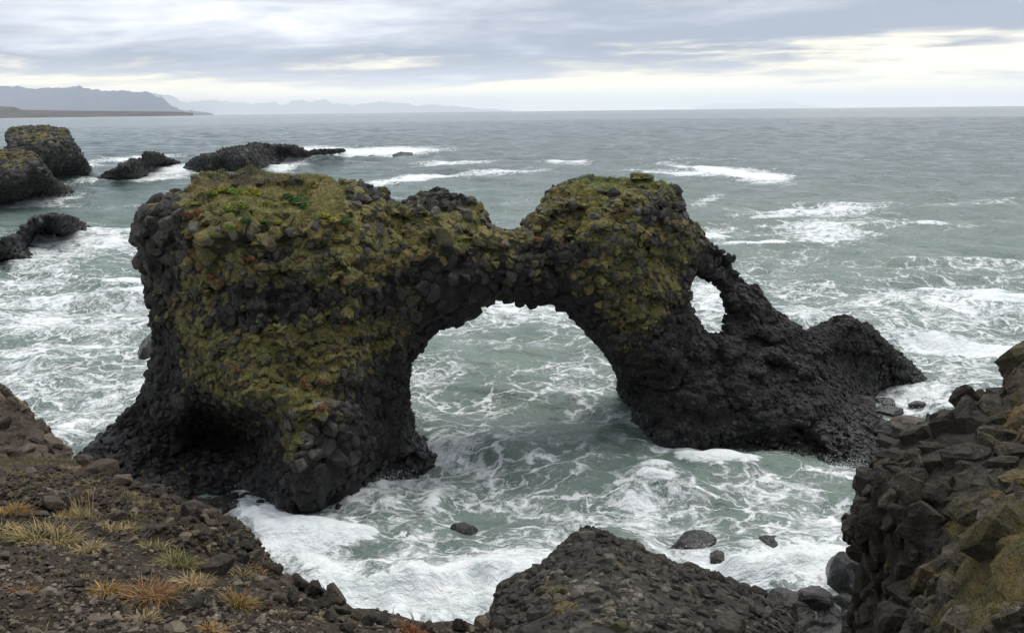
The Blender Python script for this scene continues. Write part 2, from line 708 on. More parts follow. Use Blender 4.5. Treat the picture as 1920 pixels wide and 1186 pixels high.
def rock_material(name, dark, light, scale=1.0, bump=0.35, lichen=0.25, moss_cols=None, rough=0.85):
    m, nt, bs = new_mat(name)
    pos = nt.node('ShaderNodeNewGeometry').outputs['Position']
    at_ = nt.node('ShaderNodeAttribute', attribute_name='tint')
    sp = nt.node('ShaderNodeSeparateColor')
    nt.l.new(at_.outputs['Color'], sp.inputs[0])
    bright, moss, hue = sp.outputs[0], sp.outputs[1], sp.outputs[2]
    n1 = nt.noise(pos, 1.3 * scale, 5, 0.6)
    n2 = nt.noise(pos, 9.0 * scale, 6, 0.65)
    n3 = nt.noise(pos, 40.0 * scale, 4, 0.6)
    f = nt.math('ADD', nt.math('MULTIPLY', n1, 0.5), nt.math('MULTIPLY', n2, 0.5))
    col = nt.mix(nt.ss(f, 0.36, 0.66), dark, light)
    col = nt.mix(nt.math('MULTIPLY', nt.ss(n3, 0.45, 0.75), 0.45), col, light)
    # pale crustose lichen in spots
    ln = nt.noise(nt.vmath('ADD', pos, (31.0, 7.0, 3.0)), 5.0 * scale, 6, 0.7)
    col = nt.mix(nt.math('MULTIPLY', nt.ss(ln, 0.60, 0.72), lichen), col, (0.24, 0.24, 0.20))
    col = nt.vmath('MULTIPLY', col, nt.node('ShaderNodeCombineColor').outputs[0]) if False else nt.vmath('SCALE', col, scale=bright)
    # moss and turf
    mc = moss_cols or [(0.0, (0.050, 0.052, 0.018)), (0.22, (0.105, 0.092, 0.030)), (0.40, (0.175, 0.152, 0.044)), (0.54, (0.098, 0.100, 0.032)),
                       (0.66, (0.205, 0.135, 0.050)), (0.80, (0.095, 0.125, 0.030)), (0.93, (0.15, 0.092, 0.046)), (1.0, (0.20, 0.100, 0.046))]
    mh = nt.math('ADD', nt.math('MULTIPLY', hue, 0.75), nt.math('MULTIPLY', nt.math('SUBTRACT', nt.noise(pos, 2.2, 5, 0.65), 0.36), 0.9))
    mcol = nt.ramp(mh, mc)
    mcol = nt.vmath('SCALE', mcol, scale=nt.ss(n2, 0.25, 0.75, 0.45, 1.5))
    mn = nt.math('ADD', nt.noise(pos, 3.1 * scale, 6, 0.7), nt.math('MULTIPLY', nt.math('SUBTRACT', n3, 0.5), 0.35))
    mf = nt.ss(nt.math('ADD', mn, nt.math('MULTIPLY', nt.math('SUBTRACT', moss, 0.5), 0.9)), 0.46, 0.60)
    mf = nt.math('MULTIPLY', mf, nt.ss(moss, 0.02, 0.12))
    gn = nt.node('ShaderNodeSeparateXYZ')
    nt.l.new(nt.node('ShaderNodeNewGeometry').outputs['True Normal'], gn.inputs[0])
    mf = nt.math('MULTIPLY', mf, nt.ss(nt.math('ADD', gn.outputs[2], nt.math('MULTIPLY', nt.math('SUBTRACT', mn, 0.5), 1.2)), -0.35, 0.2, 0.12, 1.0))
    col = nt.mix(mf, col, mcol)
    nt.l.new(col, bs.inputs['Base Color'])
    # wet below the splash line
    sz = nt.node('ShaderNodeSeparateXYZ')
    nt.l.new(pos, sz.inputs[0])
    wet = nt.ss(nt.math('ADD', sz.outputs[2], nt.math('MULTIPLY', n1, -2.0)), 1.6, -0.4)
    nt.l.new(nt.math('SUBTRACT', rough, nt.math('MULTIPLY', wet, 0.45)), bs.inputs['Roughness'])
    bs.inputs['Specular IOR Level'].default_value = 0.35
    hgt = nt.math('ADD', nt.math('ADD', nt.math('MULTIPLY', n2, 0.10), nt.math('MULTIPLY', n3, 0.025)),
                  nt.math('MULTIPLY', nt.noise(pos, 3.0 * scale, 3, 0.5), 0.16))
    bp = nt.node('ShaderNodeBump')
    bp.inputs['Strength'].default_value = bump
    bp.inputs['Distance'].default_value = 1.0 / scale
    nt.l.new(hgt, bp.inputs['Height'])
    nt.l.new(bp.outputs[0], bs.inputs['Normal'])
    return m


MAT_ARCH = rock_material('basalt_arch', (0.0105, 0.0098, 0.0092), (0.042, 0.0385, 0.034), 1.0, 0.7, 0.45)
MAT_FAR = rock_material('basalt_far', (0.015, 0.0145, 0.014), (0.055, 0.052, 0.047), 0.5, 0.6, 0.35)
MAT_NEAR = rock_material('lava_rock', (0.015, 0.0125, 0.0095), (0.062, 0.050, 0.035), 2.6, 1.0, 0.5,
                         moss_cols=[(0.0, (0.028, 0.026, 0.012)), (0.35, (0.070, 0.058, 0.022)), (0.55, (0.105, 0.078, 0.028)), (0.75, (0.058, 0.058, 0.020)), (1.0, (0.13, 0.080, 0.030))])
MAT_MOUND = rock_material('basalt_mound', (0.012, 0.0106, 0.009), (0.062, 0.054, 0.042), 1.6, 0.7, 0.5,
                          moss_cols=[(0.0, (0.028, 0.026, 0.014)), (0.35, (0.075, 0.062, 0.026)), (0.55, (0.12, 0.092, 0.036)), (0.75, (0.060, 0.058, 0.022)), (1.0, (0.12, 0.080, 0.036))])
MAT_RED = rock_material('weathered_rock', (0.034, 0.025, 0.018), (0.110, 0.082, 0.058), 2.2, 0.8, 0.3)
MAT_STONE = rock_material('loose_stone', (0.042, 0.033, 0.024), (0.135, 0.108, 0.077), 5.0, 0.3, 0.4)
MAT_WET = rock_material('wet_rock', (0.010, 0.010, 0.0098), (0.036, 0.034, 0.032), 1.2, 0.5, 0.1, rough=0.6)


def soil_material():
    m, nt, bs = new_mat('soil')
    pos = nt.node('ShaderNodeNewGeometry').outputs['Position']
    n1 = nt.noise(pos, 1.6, 5, 0.6)
    n2 = nt.noise(pos, 14.0, 6, 0.7)
    n3 = nt.noise(pos, 70.0, 4, 0.65)
    col = nt.ramp(nt.math('ADD', nt.math('MULTIPLY', n1, 0.55), nt.math('MULTIPLY', n2, 0.45)),
                  [(0.30, (0.0180, 0.0142, 0.0112)), (0.48, (0.0375, 0.0285, 0.0210)), (0.60, (0.0585, 0.0435, 0.0300)), (0.75, (0.0750, 0.0615, 0.0450))])
    col = nt.mix(nt.math('MULTIPLY', nt.ss(n3, 0.55, 0.75), 0.5), col, (0.15, 0.13, 0.105))
    pv = nt.voro(pos, 38.0, 'F1', 1.0, 0)
    pc = nt.voro(pos, 38.0, 'F1', 1.0, 1)
    sc = nt.node('ShaderNodeSeparateColor')
    nt.l.new(pc, sc.inputs[0])
    peb = nt.math('MULTIPLY', nt.ss(pv, 0.42, 0.30), nt.ss(sc.outputs[0], 0.62, 0.66))
    col = nt.mix(peb, col, nt.mix(sc.outputs[1], (0.045, 0.04, 0.036), (0.17, 0.155, 0.13)))
    nt.l.new(col, bs.inputs['Base Color'])
    bs.inputs['Roughness'].default_value = 0.95
    bs.inputs['Specular IOR Level'].default_value = 0.2
    hgt = nt.math('ADD', nt.math('ADD', nt.math('MULTIPLY', n2, 0.05), nt.math('MULTIPLY', n3, 0.012)), nt.math('MULTIPLY', peb, 0.012))
    bp = nt.node('ShaderNodeBump')
    bp.inputs['Strength'].default_value = 0.8
    bp.inputs['Distance'].default_value = 1.0
    nt.l.new(hgt, bp.inputs['Height'])
    nt.l.new(bp.outputs[0], bs.inputs['Normal'])
    return m


def tint_material(name, rough=0.8, trans=0.0):
    m, nt, bs = new_mat(name)
    at_ = nt.node('ShaderNodeAttribute', attribute_name='tint')
    nt.l.new(at_.outputs['Color'], bs.inputs['Base Color'])
    bs.inputs['Roughness'].default_value = rough
    bs.inputs['Specular IOR Level'].default_value = 0.25
    if trans:
        tr = nt.node('ShaderNodeBsdfTranslucent')
        nt.l.new(at_.outputs['Color'], tr.inputs['Color'])
        mx = nt.node('ShaderNodeMixShader')
        mx.inputs[0].default_value = trans
        nt.l.new(bs.outputs[0], mx.inputs[1])
        nt.l.new(tr.outputs[0], mx.inputs[2])
        o = [n for n in nt.n if n.type == 'OUTPUT_MATERIAL'][0]
        nt.l.new(mx.outputs[0], o.inputs[0])
    return m


MAT_SOIL = soil_material()
MAT_GRASS = tint_material('grass_blades', 0.8, 0.25)


def foam_material():
    m, nt, bs = new_mat('sea_spray')
    bs.inputs['Base Color'].default_value = (0.88, 0.90, 0.90, 1)
    bs.inputs['Roughness'].default_value = 0.7
    return m


MAT_SPRAY = foam_material()


def sea_material():
    m, nt, bs = new_mat('sea_water')
    pos = nt.node('ShaderNodeNewGeometry').outputs['Position']
    A = nt.node('ShaderNodeAttribute', attribute_name='foam').outputs['Fac']
    G = nt.node('ShaderNodeAttribute', attribute_name='green').outputs['Fac']
    C = nt.node('ShaderNodeAttribute', attribute_name='crest').outputs['Fac']
    flat = nt.vmath('MULTIPLY', pos, (1.0, 1.0, 0.0))
    # domain warp, drawn out along the swell
    w1 = nt.noise(flat, 0.16, 3, 0.5, color=True)
    w2 = nt.noise(flat, 0.75, 4, 0.55, color=True)
    q = nt.vmath('ADD', flat, nt.vmath('SCALE', nt.vmath('SUBTRACT', w1, (0.5, 0.5, 0.5)), scale=7.0))
    q = nt.vmath('ADD', q, nt.vmath('SCALE', nt.vmath('SUBTRACT', w2, (0.5, 0.5, 0.5)), scale=2.1))
    q = nt.vmath('MULTIPLY', q, (0.60, 1.0, 1.0))
    e1 = nt.voro(q, 0.42, 'DISTANCE_TO_EDGE')
    e2 = nt.voro(nt.vmath('ADD', q, (5.3, 2.1, 0)), 1.15, 'DISTANCE_TO_EDGE')
    e3 = nt.voro(nt.vmath('ADD', q, (1.3, 9.1, 0)), 2.7, 'DISTANCE_TO_EDGE')
    patch = nt.noise(q, 0.23, 5, 0.6)
    patch2 = nt.noise(q, 0.9, 6, 0.65)
    fine = nt.noise(nt.vmath('MULTIPLY', flat, (0.7, 1.0, 1.0)), 5.0, 5, 0.7)
    mid = nt.noise(q, 2.1, 6, 0.68)
    amt = nt.math('ADD', A, nt.math('MULTIPLY', nt.math('SUBTRACT', patch, 0.5), nt.ss(A, 0.02, 0.25, 0.0, 1.1)))
    # thin lace, wider strands where there is more foam
    wid = nt.math('MULTIPLY', nt.math('ADD', 0.012, nt.math('MULTIPLY', nt.math('MAXIMUM', amt, 0.0), 0.17)), nt.ss(patch2, 0.30, 0.68, 0.15, 1.7))
    l1 = nt.ss(nt.math('SUBTRACT', e1, nt.math('MULTIPLY', nt.math('SUBTRACT', fine, 0.45), 0.05)), wid, nt.math('MULTIPLY', wid, 0.15))
    l2 = nt.ss(nt.math('SUBTRACT', e2, nt.math('MULTIPLY', nt.math('SUBTRACT', fine, 0.45), 0.07)), nt.math('MULTIPLY', wid, 1.2), nt.math('MULTIPLY', wid, 0.2))
    l3 = nt.ss(e3, nt.math('MULTIPLY', wid, 1.2), nt.math('MULTIPLY', wid, 0.1))
    l1 = nt.math('MULTIPLY', l1, nt.ss(amt, 0.10, 0.36))
    l2 = nt.math('MULTIPLY', nt.math('MULTIPLY', l2, 0.85), nt.ss(amt, 0.20, 0.55))
    l3 = nt.math('MULTIPLY', nt.math('MULTIPLY', l3, 0.6), nt.ss(amt, 0.34, 0.7))
    lace = nt.math('MAXIMUM', nt.math('MAXIMUM', l1, l2), l3)
    lace = nt.math('MULTIPLY', lace, nt.ss(mid, 0.28, 0.52, 0.25, 1.0))
    # sheets of foam
    sheet = nt.ss(nt.math('ADD', nt.math('ADD', nt.math('MULTIPLY', mid, 0.95), nt.math('MULTIPLY', patch2, 0.95)), nt.math('MULTIPLY', amt, 0.58)), 1.14, 1.44)
    veil = nt.math('MULTIPLY', nt.ss(nt.math('ADD', nt.math('MULTIPLY', patch2, 0.7), nt.math('MULTIPLY', amt, 0.7)), 0.55, 1.0), 0.30)
    cap = nt.ss(nt.math('ADD', C, nt.math('MULTIPLY', nt.math('SUBTRACT', mid, 0.5), 0.9)), 0.62, 0.85)
    foam = nt.math('MAXIMUM', nt.math('MAXIMUM', lace, sheet), nt.math('MAXIMUM', veil, cap), clamp=True)
    # water body: silty green inshore, greyer out at sea
    wn = nt.noise(flat, 0.10, 4, 0.55)
    wcol = nt.mix(G, (0.100, 0.140, 0.134), nt.mix(nt.ss(wn, 0.35, 0.65), (0.125, 0.176, 0.146), (0.180, 0.235, 0.200)))
    col = nt.mix(foam, wcol, nt.mix(nt.ss(nt.math('ADD', nt.math('MULTIPLY', patch2, 0.7), nt.math('MULTIPLY', fine, 0.4)), 0.38, 0.66), (0.64, 0.71, 0.69), (0.90, 0.91, 0.91)))
    nt.l.new(col, bs.inputs['Base Color'])
    nt.l.new(nt.math('ADD', 0.16, nt.math('MULTIPLY', foam, 0.6)), bs.inputs['Roughness'])
    bs.inputs['IOR'].default_value = 1.33
    # ripples
    st = nt.vmath('MULTIPLY', flat, (0.55, 1.0, 1.0))
    r1 = nt.noise(st, 0.35, 5, 0.6)
    r2 = nt.noise(st, 1.6, 6, 0.62)
    r0 = nt.noise(st, 0.11, 4, 0.6)
    hgt = nt.math('ADD', nt.math('ADD', nt.math('ADD', nt.math('MULTIPLY', r0, 1.3), nt.math('MULTIPLY', r1, 0.65)), nt.math('MULTIPLY', r2, 0.36)), nt.math('MULTIPLY', foam, nt.math('ADD', 0.04, nt.math('MULTIPLY', mid, 0.13))))
    bp = nt.node('ShaderNodeBump')
    bp.inputs['Strength'].default_value = 0.9
    bp.inputs['Distance'].default_value = 1.0
    nt.l.new(hgt, bp.inputs['Height'])
    nt.l.new(bp.outputs[0], bs.inputs['Normal'])
    return m


MAT_SEA = sea_material()


# ------------------------------------------------------------------ the sea
def gauss_px(u, v, cx, cy, rx, ry, rot=0.0):
    c, s = math.cos(math.radians(rot)), math.sin(math.radians(rot))
    a, b = u - cx, v - cy
    return np.exp(-(((a * c + b * s) / rx) ** 2 + ((-a * s + b * c) / ry) ** 2))


def build_sea():
    rg = np.random.default_rng(5)
    rad = [9.0]
    while rad[-1] < 70:
        rad.append(rad[-1] + 0.24)
    while rad[-1] < 1500:
        rad.append(rad[-1] * 1.0052)
    gr = 1.0052
    while rad[-1] < 30000:
        gr = min(gr * 1.00025, 1.035)
        rad.append(rad[-1] * gr)
    rad = np.array(rad)
    dr = np.gradient(rad)
    ang = np.radians(np.arange(-56, 56.01, 0.27))
    R, Aa = np.meshgrid(rad, ang, indexing='ij')
    X, Y = R * np.sin(Aa), R * np.cos(Aa)
    DR = np.maximum(dr[:, None], R * math.radians(0.27)) * np.ones_like(X)
    Z = np.zeros_like(X)
    lams = np.exp(rg.uniform(math.log(1.6), math.log(34), 70))
    P3 = np.stack([X, Y, 0 * X], -1)
    wob = [1.2 * vnoise(P3, q) for q in (0.3, 0.11, 0.04)]
    for lam in lams:
        th = math.radians(-100 + rg.normal(0, 32))     # swell runs in towards the shore
        kx, ky = math.cos(th) * 2 * math.pi / lam, math.sin(th) * 2 * math.pi / lam
        fade = np.clip(lam / (2.6 * DR) - 0.6, 0, 1)
        a = 0.0088 * lam ** 0.82
        ph = kx * X + ky * Y + rg.uniform(0, 6.28) + wob[0 if lam < 4 else 1 if lam < 12 else 2]
        s = np.sin(ph)
        Z += a * fade * (s + 0.35 * np.cos(2 * ph))
    u, v = project(np.stack([X, Y, 0 * X], -1))
    P2 = np.stack([X, Y, 0 * X], -1)
    # foam amount: more inshore, plus the places where the surf stands
    dist = R
    foam = 0.30 * np.exp(-((dist / 105.0) ** 2)) + 0.08 * np.exp(-((dist / 190.0) ** 2))
    foam *= np.clip(1.0 + 1.7 * fbm(P2 * [0.55, 1, 1], 0.075, 3), 0.25, 2.0)
    spots = [  # cx, cy, rx, ry, rot, amount
        (800, 1125, 230, 50, -6, 1.15), (570, 1055, 110, 40, 38, 0.85), (480, 970, 46, 30, 30, 0.75), (950, 1100, 120, 26, -20, 0.6), (640, 1010, 150, 30, 12, 0.22),
        (700, 915, 150, 22, -33, 0.55), (850, 855, 60, 30, 10, 0.45), (810, 950, 18, 50, 6, 0.7), (760, 1010, 60, 20, 60, 0.25),
        (960, 700, 190, 120, 0, 0.16), (800, 720, 60, 60, 0, 0.22), (1100, 730, 60, 60, 0, 0.22), (950, 575, 60, 14, 0, 0.3),
        (1210, 935, 44, 10, -8, 0.35), (1300, 855, 130, 12, 4, 0.45), (1470, 935, 90, 40, 20, 0.45), (1590, 880, 80, 16, -8, 0.6),
        (1360, 1070, 90, 26, 10, 1.05), (1520, 1065, 110, 34, 14, 1.05), (1450, 1095, 90, 24, 10, 0.6), (1560, 1000, 70, 40, 0, 0.3), (1250, 980, 120, 30, 10, 0.3),
        (130, 570, 190, 130, 0, 0.06), (170, 448, 120, 20, 0, 0.75), (60, 475, 60, 20, 0, 0.6), (60, 520, 110, 30, -10, 0.40), (110, 560, 60, 9, -6, 0.6), (190, 620, 110, 45, 0, 0.38),
        (60, 590, 90, 30, 0, 0.35), (150, 790, 70, 14, -22, 0.5), (60, 690, 100, 30, 0, 0.18), (240, 560, 60, 30, 0, 0.25),
        (1545, 437, 75, 17, 0, 0.75), (1560, 392, 70, 7, 0, 0.6), (1480, 400, 60, 5, 0, 0.4), (1345, 432, 35, 10, -6, 0.6),
        (1430, 331, 46, 8, 4, 0.9), (1330, 318, 80, 3.5, 5, 0.75), (1280, 325, 110, 3.5, 2, 0.6), (960, 322, 60, 4, -2, 0.75),
        (770, 336, 90, 3.5, -5, 0.8), (1060, 304, 50, 3, 2, 0.55), (850, 306, 70, 3, -3, 0.55), (720, 285, 100, 6, -2, 0.85),
        (600, 282, 60, 5, 0, 0.7), (540, 305, 36, 12, -20, 0.8), (330, 318, 80, 6, -4, 0.55), (240, 336, 100, 5, -3, 0.75),
        (250, 298, 80, 3.5, -4, 0.6), (380, 322, 60, 4, 0, 0.6), (110, 372, 50, 8, -8, 0.8), (40, 383, 60, 6, -6, 0.7), (140, 385, 70, 6, 0, 0.35),
        (1330, 575, 40, 45, 0, 0.6), (1330, 375, 30, 8, -20, 0.5), (1840, 648, 95, 14, 6, 0.75), (1730, 640, 60, 14, 14, 0.6),
        (1520, 600, 60, 10, 0, 0.55), (1740, 745, 90, 24, 4, 0.7), (1700, 770, 60, 20, 0, 0.5), (1800, 700, 90, 20, 10, 0.3),
        (1750, 560, 160, 40, 0, 0.22), (1500, 545, 90, 14, 0, 0.22), (1880, 500, 90, 14, 0, 0.16), (1850, 580, 110, 30, 0, 0.2),
        (1190, 790, 26, 30, 0, 0.3), (290, 660, 24, 20, 0, 0.5), (165, 310, 30, 3, 0, .5),
    ]
    for cx, cy, rx, ry, rot, a in spots:
        if cy < 345:
            a, ry = a * 1.6, ry * 1.2
        elif cx < 300 and cy < 850:
            a *= 0.78
        foam += a * gauss_px(u, v, cx, cy, rx, ry, rot)
    crest = np.zeros_like(X)
    # foam thrown up by whitecaps offshore
    wc = np.clip(fbm(P2 * [0.35, 1, 1], 0.05, 3) - 0.33, 0, 1) * 2.6
    foam += wc * np.clip((dist - 70) / 60, 0, 1) * np.exp(-((dist / 420.0) ** 2)) * 0.6
    # breaking crests: ridges of water
    ridges = [  # polyline in photograph pixels, height, half width (m)
        ([(822, 912), (818, 950), (800, 985), (775, 1010)], 0.4, 0.7), ([(1178, 940), (1215, 922), (1255, 930)], 0.4, 0.7),
        ([(1640, 632), (1720, 626), (1800, 636), (1905, 655)], 0.9, 1.6), ([(1560, 432), (1660, 424), (1760, 430)], 0.9, 2.4),
        ([(1230, 905), (1300, 888), (1400, 892)], 0.55, 2.0), ([(600, 1090), (700, 1098), (860, 1095), (980, 1072)], 0.45, 1.2),
        ([(470, 985), (460, 950), (500, 965)], 0.35, 0.9), ([(1400, 1085), (1500, 1098), (1580, 1080)], 0.6, 1.2),
        ([(60, 430), (150, 445), (260, 440)], 0.6, 2.0), ([(530, 1010), (600, 1030), (690, 1028)], 0.4, 1.0)]
    for line, hh, wd in ridges:
        L = sea(np.array([p[0] for p in line]), np.array([p[1] for p in line]))[:, :2]
        d = np.full(X.shape, 1e9)
        for a, b in zip(L[:-1], L[1:]):
            e = b - a
            t = np.clip(((X - a[0]) * e[0] + (Y - a[1]) * e[1]) / (e @ e), 0, 1)
            d = np.minimum(d, np.hypot(X - a[0] - e[0] * t, Y - a[1] - e[1] * t))
        g = np.exp(-(d / wd) ** 2)
        Z += hh * g
    surf = np.clip(foam - 0.55, 0, 1.0)
    Z += surf * (0.05 + 0.8 * fbm(P2, 0.9, 4, 0.7)) * np.clip(70 / dist, 0.3, 1)
    # steep little crests turn white
    crest = np.clip((Z - 0.42) / 0.6, 0, 1) * np.clip(1.4 - dist / 260.0, 0.15, 1)
    green = np.clip(1.25 - dist / 260.0, 0, 1)
    green = green * green * (3 - 2 * green)
    Z -= R * R / (2 * REARTH)
    V = np.stack([X, Y, Z], -1).reshape(-1, 3)
    nr, na = X.shape
    i = np.arange(nr - 1)[:, None] * na + np.arange(na - 1)[None]
    Q = np.stack([i, i + na, i + na + 1, i + 1], -1).reshape(-1, 4)[:, ::-1]
    me = mesh('sea', V, Q.copy(), MAT_SEA, smooth=True,
              attrs={'foam': np.clip(foam, 0, 1.2).ravel(), 'green': green.ravel(), 'crest': crest.ravel()})
    return obj('sea', me, kind='structure', label='grey green choppy sea streaked with white foam', cat='sea')


SEA = build_sea()
print('sea', time.time() - T0)


# ------------------------------------------------------------------ far land and the hazy mountains
def far_ridge(name, prof, D, depth, mat, label, base=-20.0, nseg=420, rough=0.12, seed=0, jag=6.0):
    prof = np.array(prof, float)
    us = np.linspace(prof[0, 0], prof[-1, 0], nseg)
    vs = np.interp(us, prof[:, 0], prof[:, 1])
    vs = vs + jag * fbm(np.stack([us, 0 * us, 0 * us + seed * 7.7], -1), 0.06, 4, 0.6) * np.clip((prof[:, 1].max() - vs) / 8.0, 0, 1)
    top = at(us, vs, D)
    drop = D * D / (2 * REARTH)
    hgt = top[:, 2] + drop
    nv = 25
    tt = np.linspace(-1, 1, nv)
    V = np.zeros((nseg, nv, 3))
    for j, t in enumerate(tt):
        yy = D + t * depth
        V[:, j, 0] = top[:, 0] * yy / D
        V[:, j, 1] = yy
        s = (1 - abs(t)) ** 0.8
        nz = fbm(np.stack([top[:, 0], np.full(nseg, yy), np.full(nseg, seed * 1000.0)], -1), 3.0 / depth, 4, 0.55)
        V[:, j, 2] = base + (hgt - base) * np.clip(s * (1 + rough * nz * (1 - s) * 4), 0, 1.0) - yy * yy / (2 * REARTH)
    i = np.arange(nseg - 1)[:, None] * nv + np.arange(nv - 1)[None]
    Q = np.stack([i, i + nv, i + nv + 1, i + 1], -1).reshape(-1, 4)
    return obj(name, mesh(name, V.reshape(-1, 3), Q, mat, smooth=True), kind='structure', label=label, cat='mountains' if 'mount' in name else 'coast')


def land_material(name, a, b, sc):
    m, nt, bs = new_mat(name)
    pos = nt.node('ShaderNodeNewGeometry').outputs['Position']
    nt.l.new(nt.mix(nt.ss(nt.noise(pos, sc, 6, 0.6), 0.35, 0.65), a, b), bs.inputs['Base Color'])
    bs.inputs['Roughness'].default_value = 1.0
    return m


MAT_LAND = land_material('coast_heath', (0.05, 0.035, 0.022), (0.11, 0.075, 0.045), 0.004)
MAT_MTN = land_material('mountain_rock', (0.03, 0.032, 0.036), (0.055, 0.055, 0.055), 0.001)
far_ridge('far_coast', [(-400, 196), (-150, 197), (0, 199.5), (28, 201), (40, 206), (180, 208), (340, 209.8), (362, 211.8)], 9000, 500, MAT_LAND,
          'low brown strip of coast along the horizon', rough=0.05, jag=0.5)
far_ridge('mountains', [(-420, 150), (-200, 158), (-60, 160), (0, 163), (45, 165), (100, 165), (133, 163), (150, 162.5), (176, 168), (205, 171),
                        (250, 172.5), (270, 171.5), (285, 177), (296, 184), (302, 183), (318, 195), (335, 203), (365, 208), (400, 213)], 34000, 3500, MAT_MTN,
          'blue hazy mountain with a steep stepped end under the clouds', seed=1)
far_ridge('mountains', [(250, 172), (290, 176), (330, 181), (336, 187), (350, 189), (390, 190), (420, 190), (455, 193), (490, 191), (500, 192), (525, 196),
                        (545, 192), (566, 189.5), (575, 191), (590, 190.5), (612, 190), (625, 195), (660, 197), (672, 194), (690, 196), (720, 193), (732, 192.5),
                        (750, 195), (775, 197), (800, 197), (830, 198), (860, 201), (900, 203.5), (960, 207)], 76000, 5000, MAT_MTN,
          'pale blue line of jagged mountains far across the bay', seed=2, nseg=420)
far_ridge('mountains', [(1300, 202), (1325, 196.5), (1345, 194), (1372, 194), (1405, 192.5), (1440, 191.5), (1470, 190.5), (1490, 191), (1505, 194.5), (1530, 198), (1560, 201)],
          115000, 5000, MAT_MTN, 'faint headland barely showing on the open horizon', seed=3)

# ------------------------------------------------------------------ the arch
ARCH = [(367, 334), (373, 331), (407, 321), (440, 320), (475, 316), (490, 324), (532, 327), (560, 327), (583, 325), (605, 328), (620, 334), (637, 342), (650, 336),
        (678, 345), (686, 361), (708, 359), (732, 371), (750, 391), (770, 376), (792, 364), (812, 357), (835, 364), (853, 371), (870, 373), (887, 369), (902, 388),
        (914, 418), (941, 428), (972, 432), (992, 411), (1026, 373), (1034, 357), (1056, 349), (1090, 337), (1137, 329), (1192, 329), (1239, 339), (1266, 350),
        (1283, 364), (1288, 398), (1296, 408), (1316, 415), (1320, 440), (1332, 461), (1349, 467), (1381, 483), (1387, 503), (1408, 526), (1430, 551), (1442, 568),
        (1461, 590), (1480, 602), (1506, 616), (1533, 613), (1555, 605), (1575, 597), (1597, 594), (1631, 604), (1647, 621), (1678, 651), (1700, 678), (1732, 698),
        (1764, 722), (1735, 732), (1707, 731), (1655, 735), (1636, 744), (1646, 763), (1672, 786), (1725, 798), (1800, 840), (1790, 930), (1640, 935), (1440, 915), (1290, 905), (1195, 870),
        (1180, 822), (1188, 790), (1187, 774), (1162, 758), (1164, 716), (1155, 694), (1134, 659), (1104, 623), (1083, 605), (1073, 591), (1053, 576), (1033, 571), (1019, 557), (989, 566),
        (965, 566), (938, 556), (921, 562), (894, 573), (884, 583), (867, 589), (847, 610), (829, 607), (802, 629), (798, 643), (779, 666), (772, 682), (766, 713),
        (768, 749), (777, 800), (783, 818), (797, 816), (800, 833), (814, 855), (822, 880), (800, 930), (720, 970), (640, 1030), (570, 1070), (440, 1060), (200, 1010), (90, 900),
        (157, 850), (186, 819), (223, 786), (248, 764), (270, 742), (285, 706), (296, 664), (297, 630), (289, 610), (283, 600), (287, 571), (275, 560), (274, 517), (263, 503),
        (262, 462), (252, 446), (255, 434), (266, 425), (267, 398), (273, 385), (302, 379), (319, 368), (367, 359)]
HOLE = [(1287, 531), (1308, 520), (1334, 535), (1355, 566), (1365, 586), (1358, 608), (1352, 625), (1327, 623), (1313, 605), (1298, 584), (1290, 552)]
ACTRL = [
    # waterline (None: where the sea is)
    (569, 983, None), (624, 957, None), (679, 921, None), (719, 892, None), (748, 881, None), (813, 870, None), (510, 957, None),
    (110, 890, None), (190, 840, 42.0), (1187, 824, None), (1252, 848, None), (1309, 848, None), (1366, 841, None), (1441, 852, None), (1536, 871, None),
    (1643, 867, None), (1165, 757, None), (1748, 721, None), (1650, 731, None), (1631, 745, None), (1643, 763, None), (1669, 785, None), (1725, 798, None),
    # left pillar
    (600, 900, 35.9), (600, 820, 36.9), (560, 720, 38.0), (520, 620, 39.6), (520, 540, 40.6), (480, 460, 40.8), (450, 400, 41.6), (620, 420, 42.2),
    (560, 345, 46.0), (440, 340, 46.5), (290, 400, 43.2), (285, 480, 43.0), (300, 600, 44.5), (300, 700, 44.2), (230, 800, 43.2), (360, 480, 41.2),
    (380, 620, 40.9), (400, 730, 39.9), (430, 768, 39.6), (340, 775, 40.8), (430, 805, 45.4), (380, 812, 45.4), (470, 820, 43.8), (460, 850, 43.0), (390, 855, 42.6), (310, 850, 42.3), (480, 770, 38.9), (545, 800, 37.4), (545, 870, 36.7), (400, 900, 40.2), (470, 905, 39.2), (520, 915, 37.2),
    (200, 925, None), (300, 975, None), (430, 995, None), (350, 928, 37.7), (430, 952, 36.8), (250, 905, 39.2),
    (655, 820, 38.0), (655, 650, 40.0), (720, 800, 41.3), (772, 760, 45.2), (775, 690, 45.4), (800, 640, 45.4), (720, 640, 42.4),
    # bridge
    (850, 560, 44.4), (950, 545, 45.0), (1040, 560, 45.6), (830, 450, 43.8), (950, 480, 45.0), (900, 410, 46.5), (820, 365, 46.5),
    (700, 380, 45.0), (750, 410, 45.0), (700, 500, 42.6), (980, 430, 46.2),
    # right pillar and flank
    (1150, 338, 49.0), (1150, 390, 46.4), (1150, 500, 44.8), (1120, 600, 45.9), (1240, 380, 47.4), (1290, 440, 47.8), (1250, 540, 46.2), (1164, 720, 48.4),
    (1200, 700, 46.0), (1280, 700, 45.2), (1230, 780, 45.4), (1400, 720, 46.0), (1550, 760, 46.2), (1350, 650, 47.6), (1370, 520, 50.0), (1450, 610, 50.6), (1530, 640, 51.0),
    (1600, 600, 53.6), (1680, 665, 54.2), (1560, 690, 50.5), (1320, 480, 48.6)]
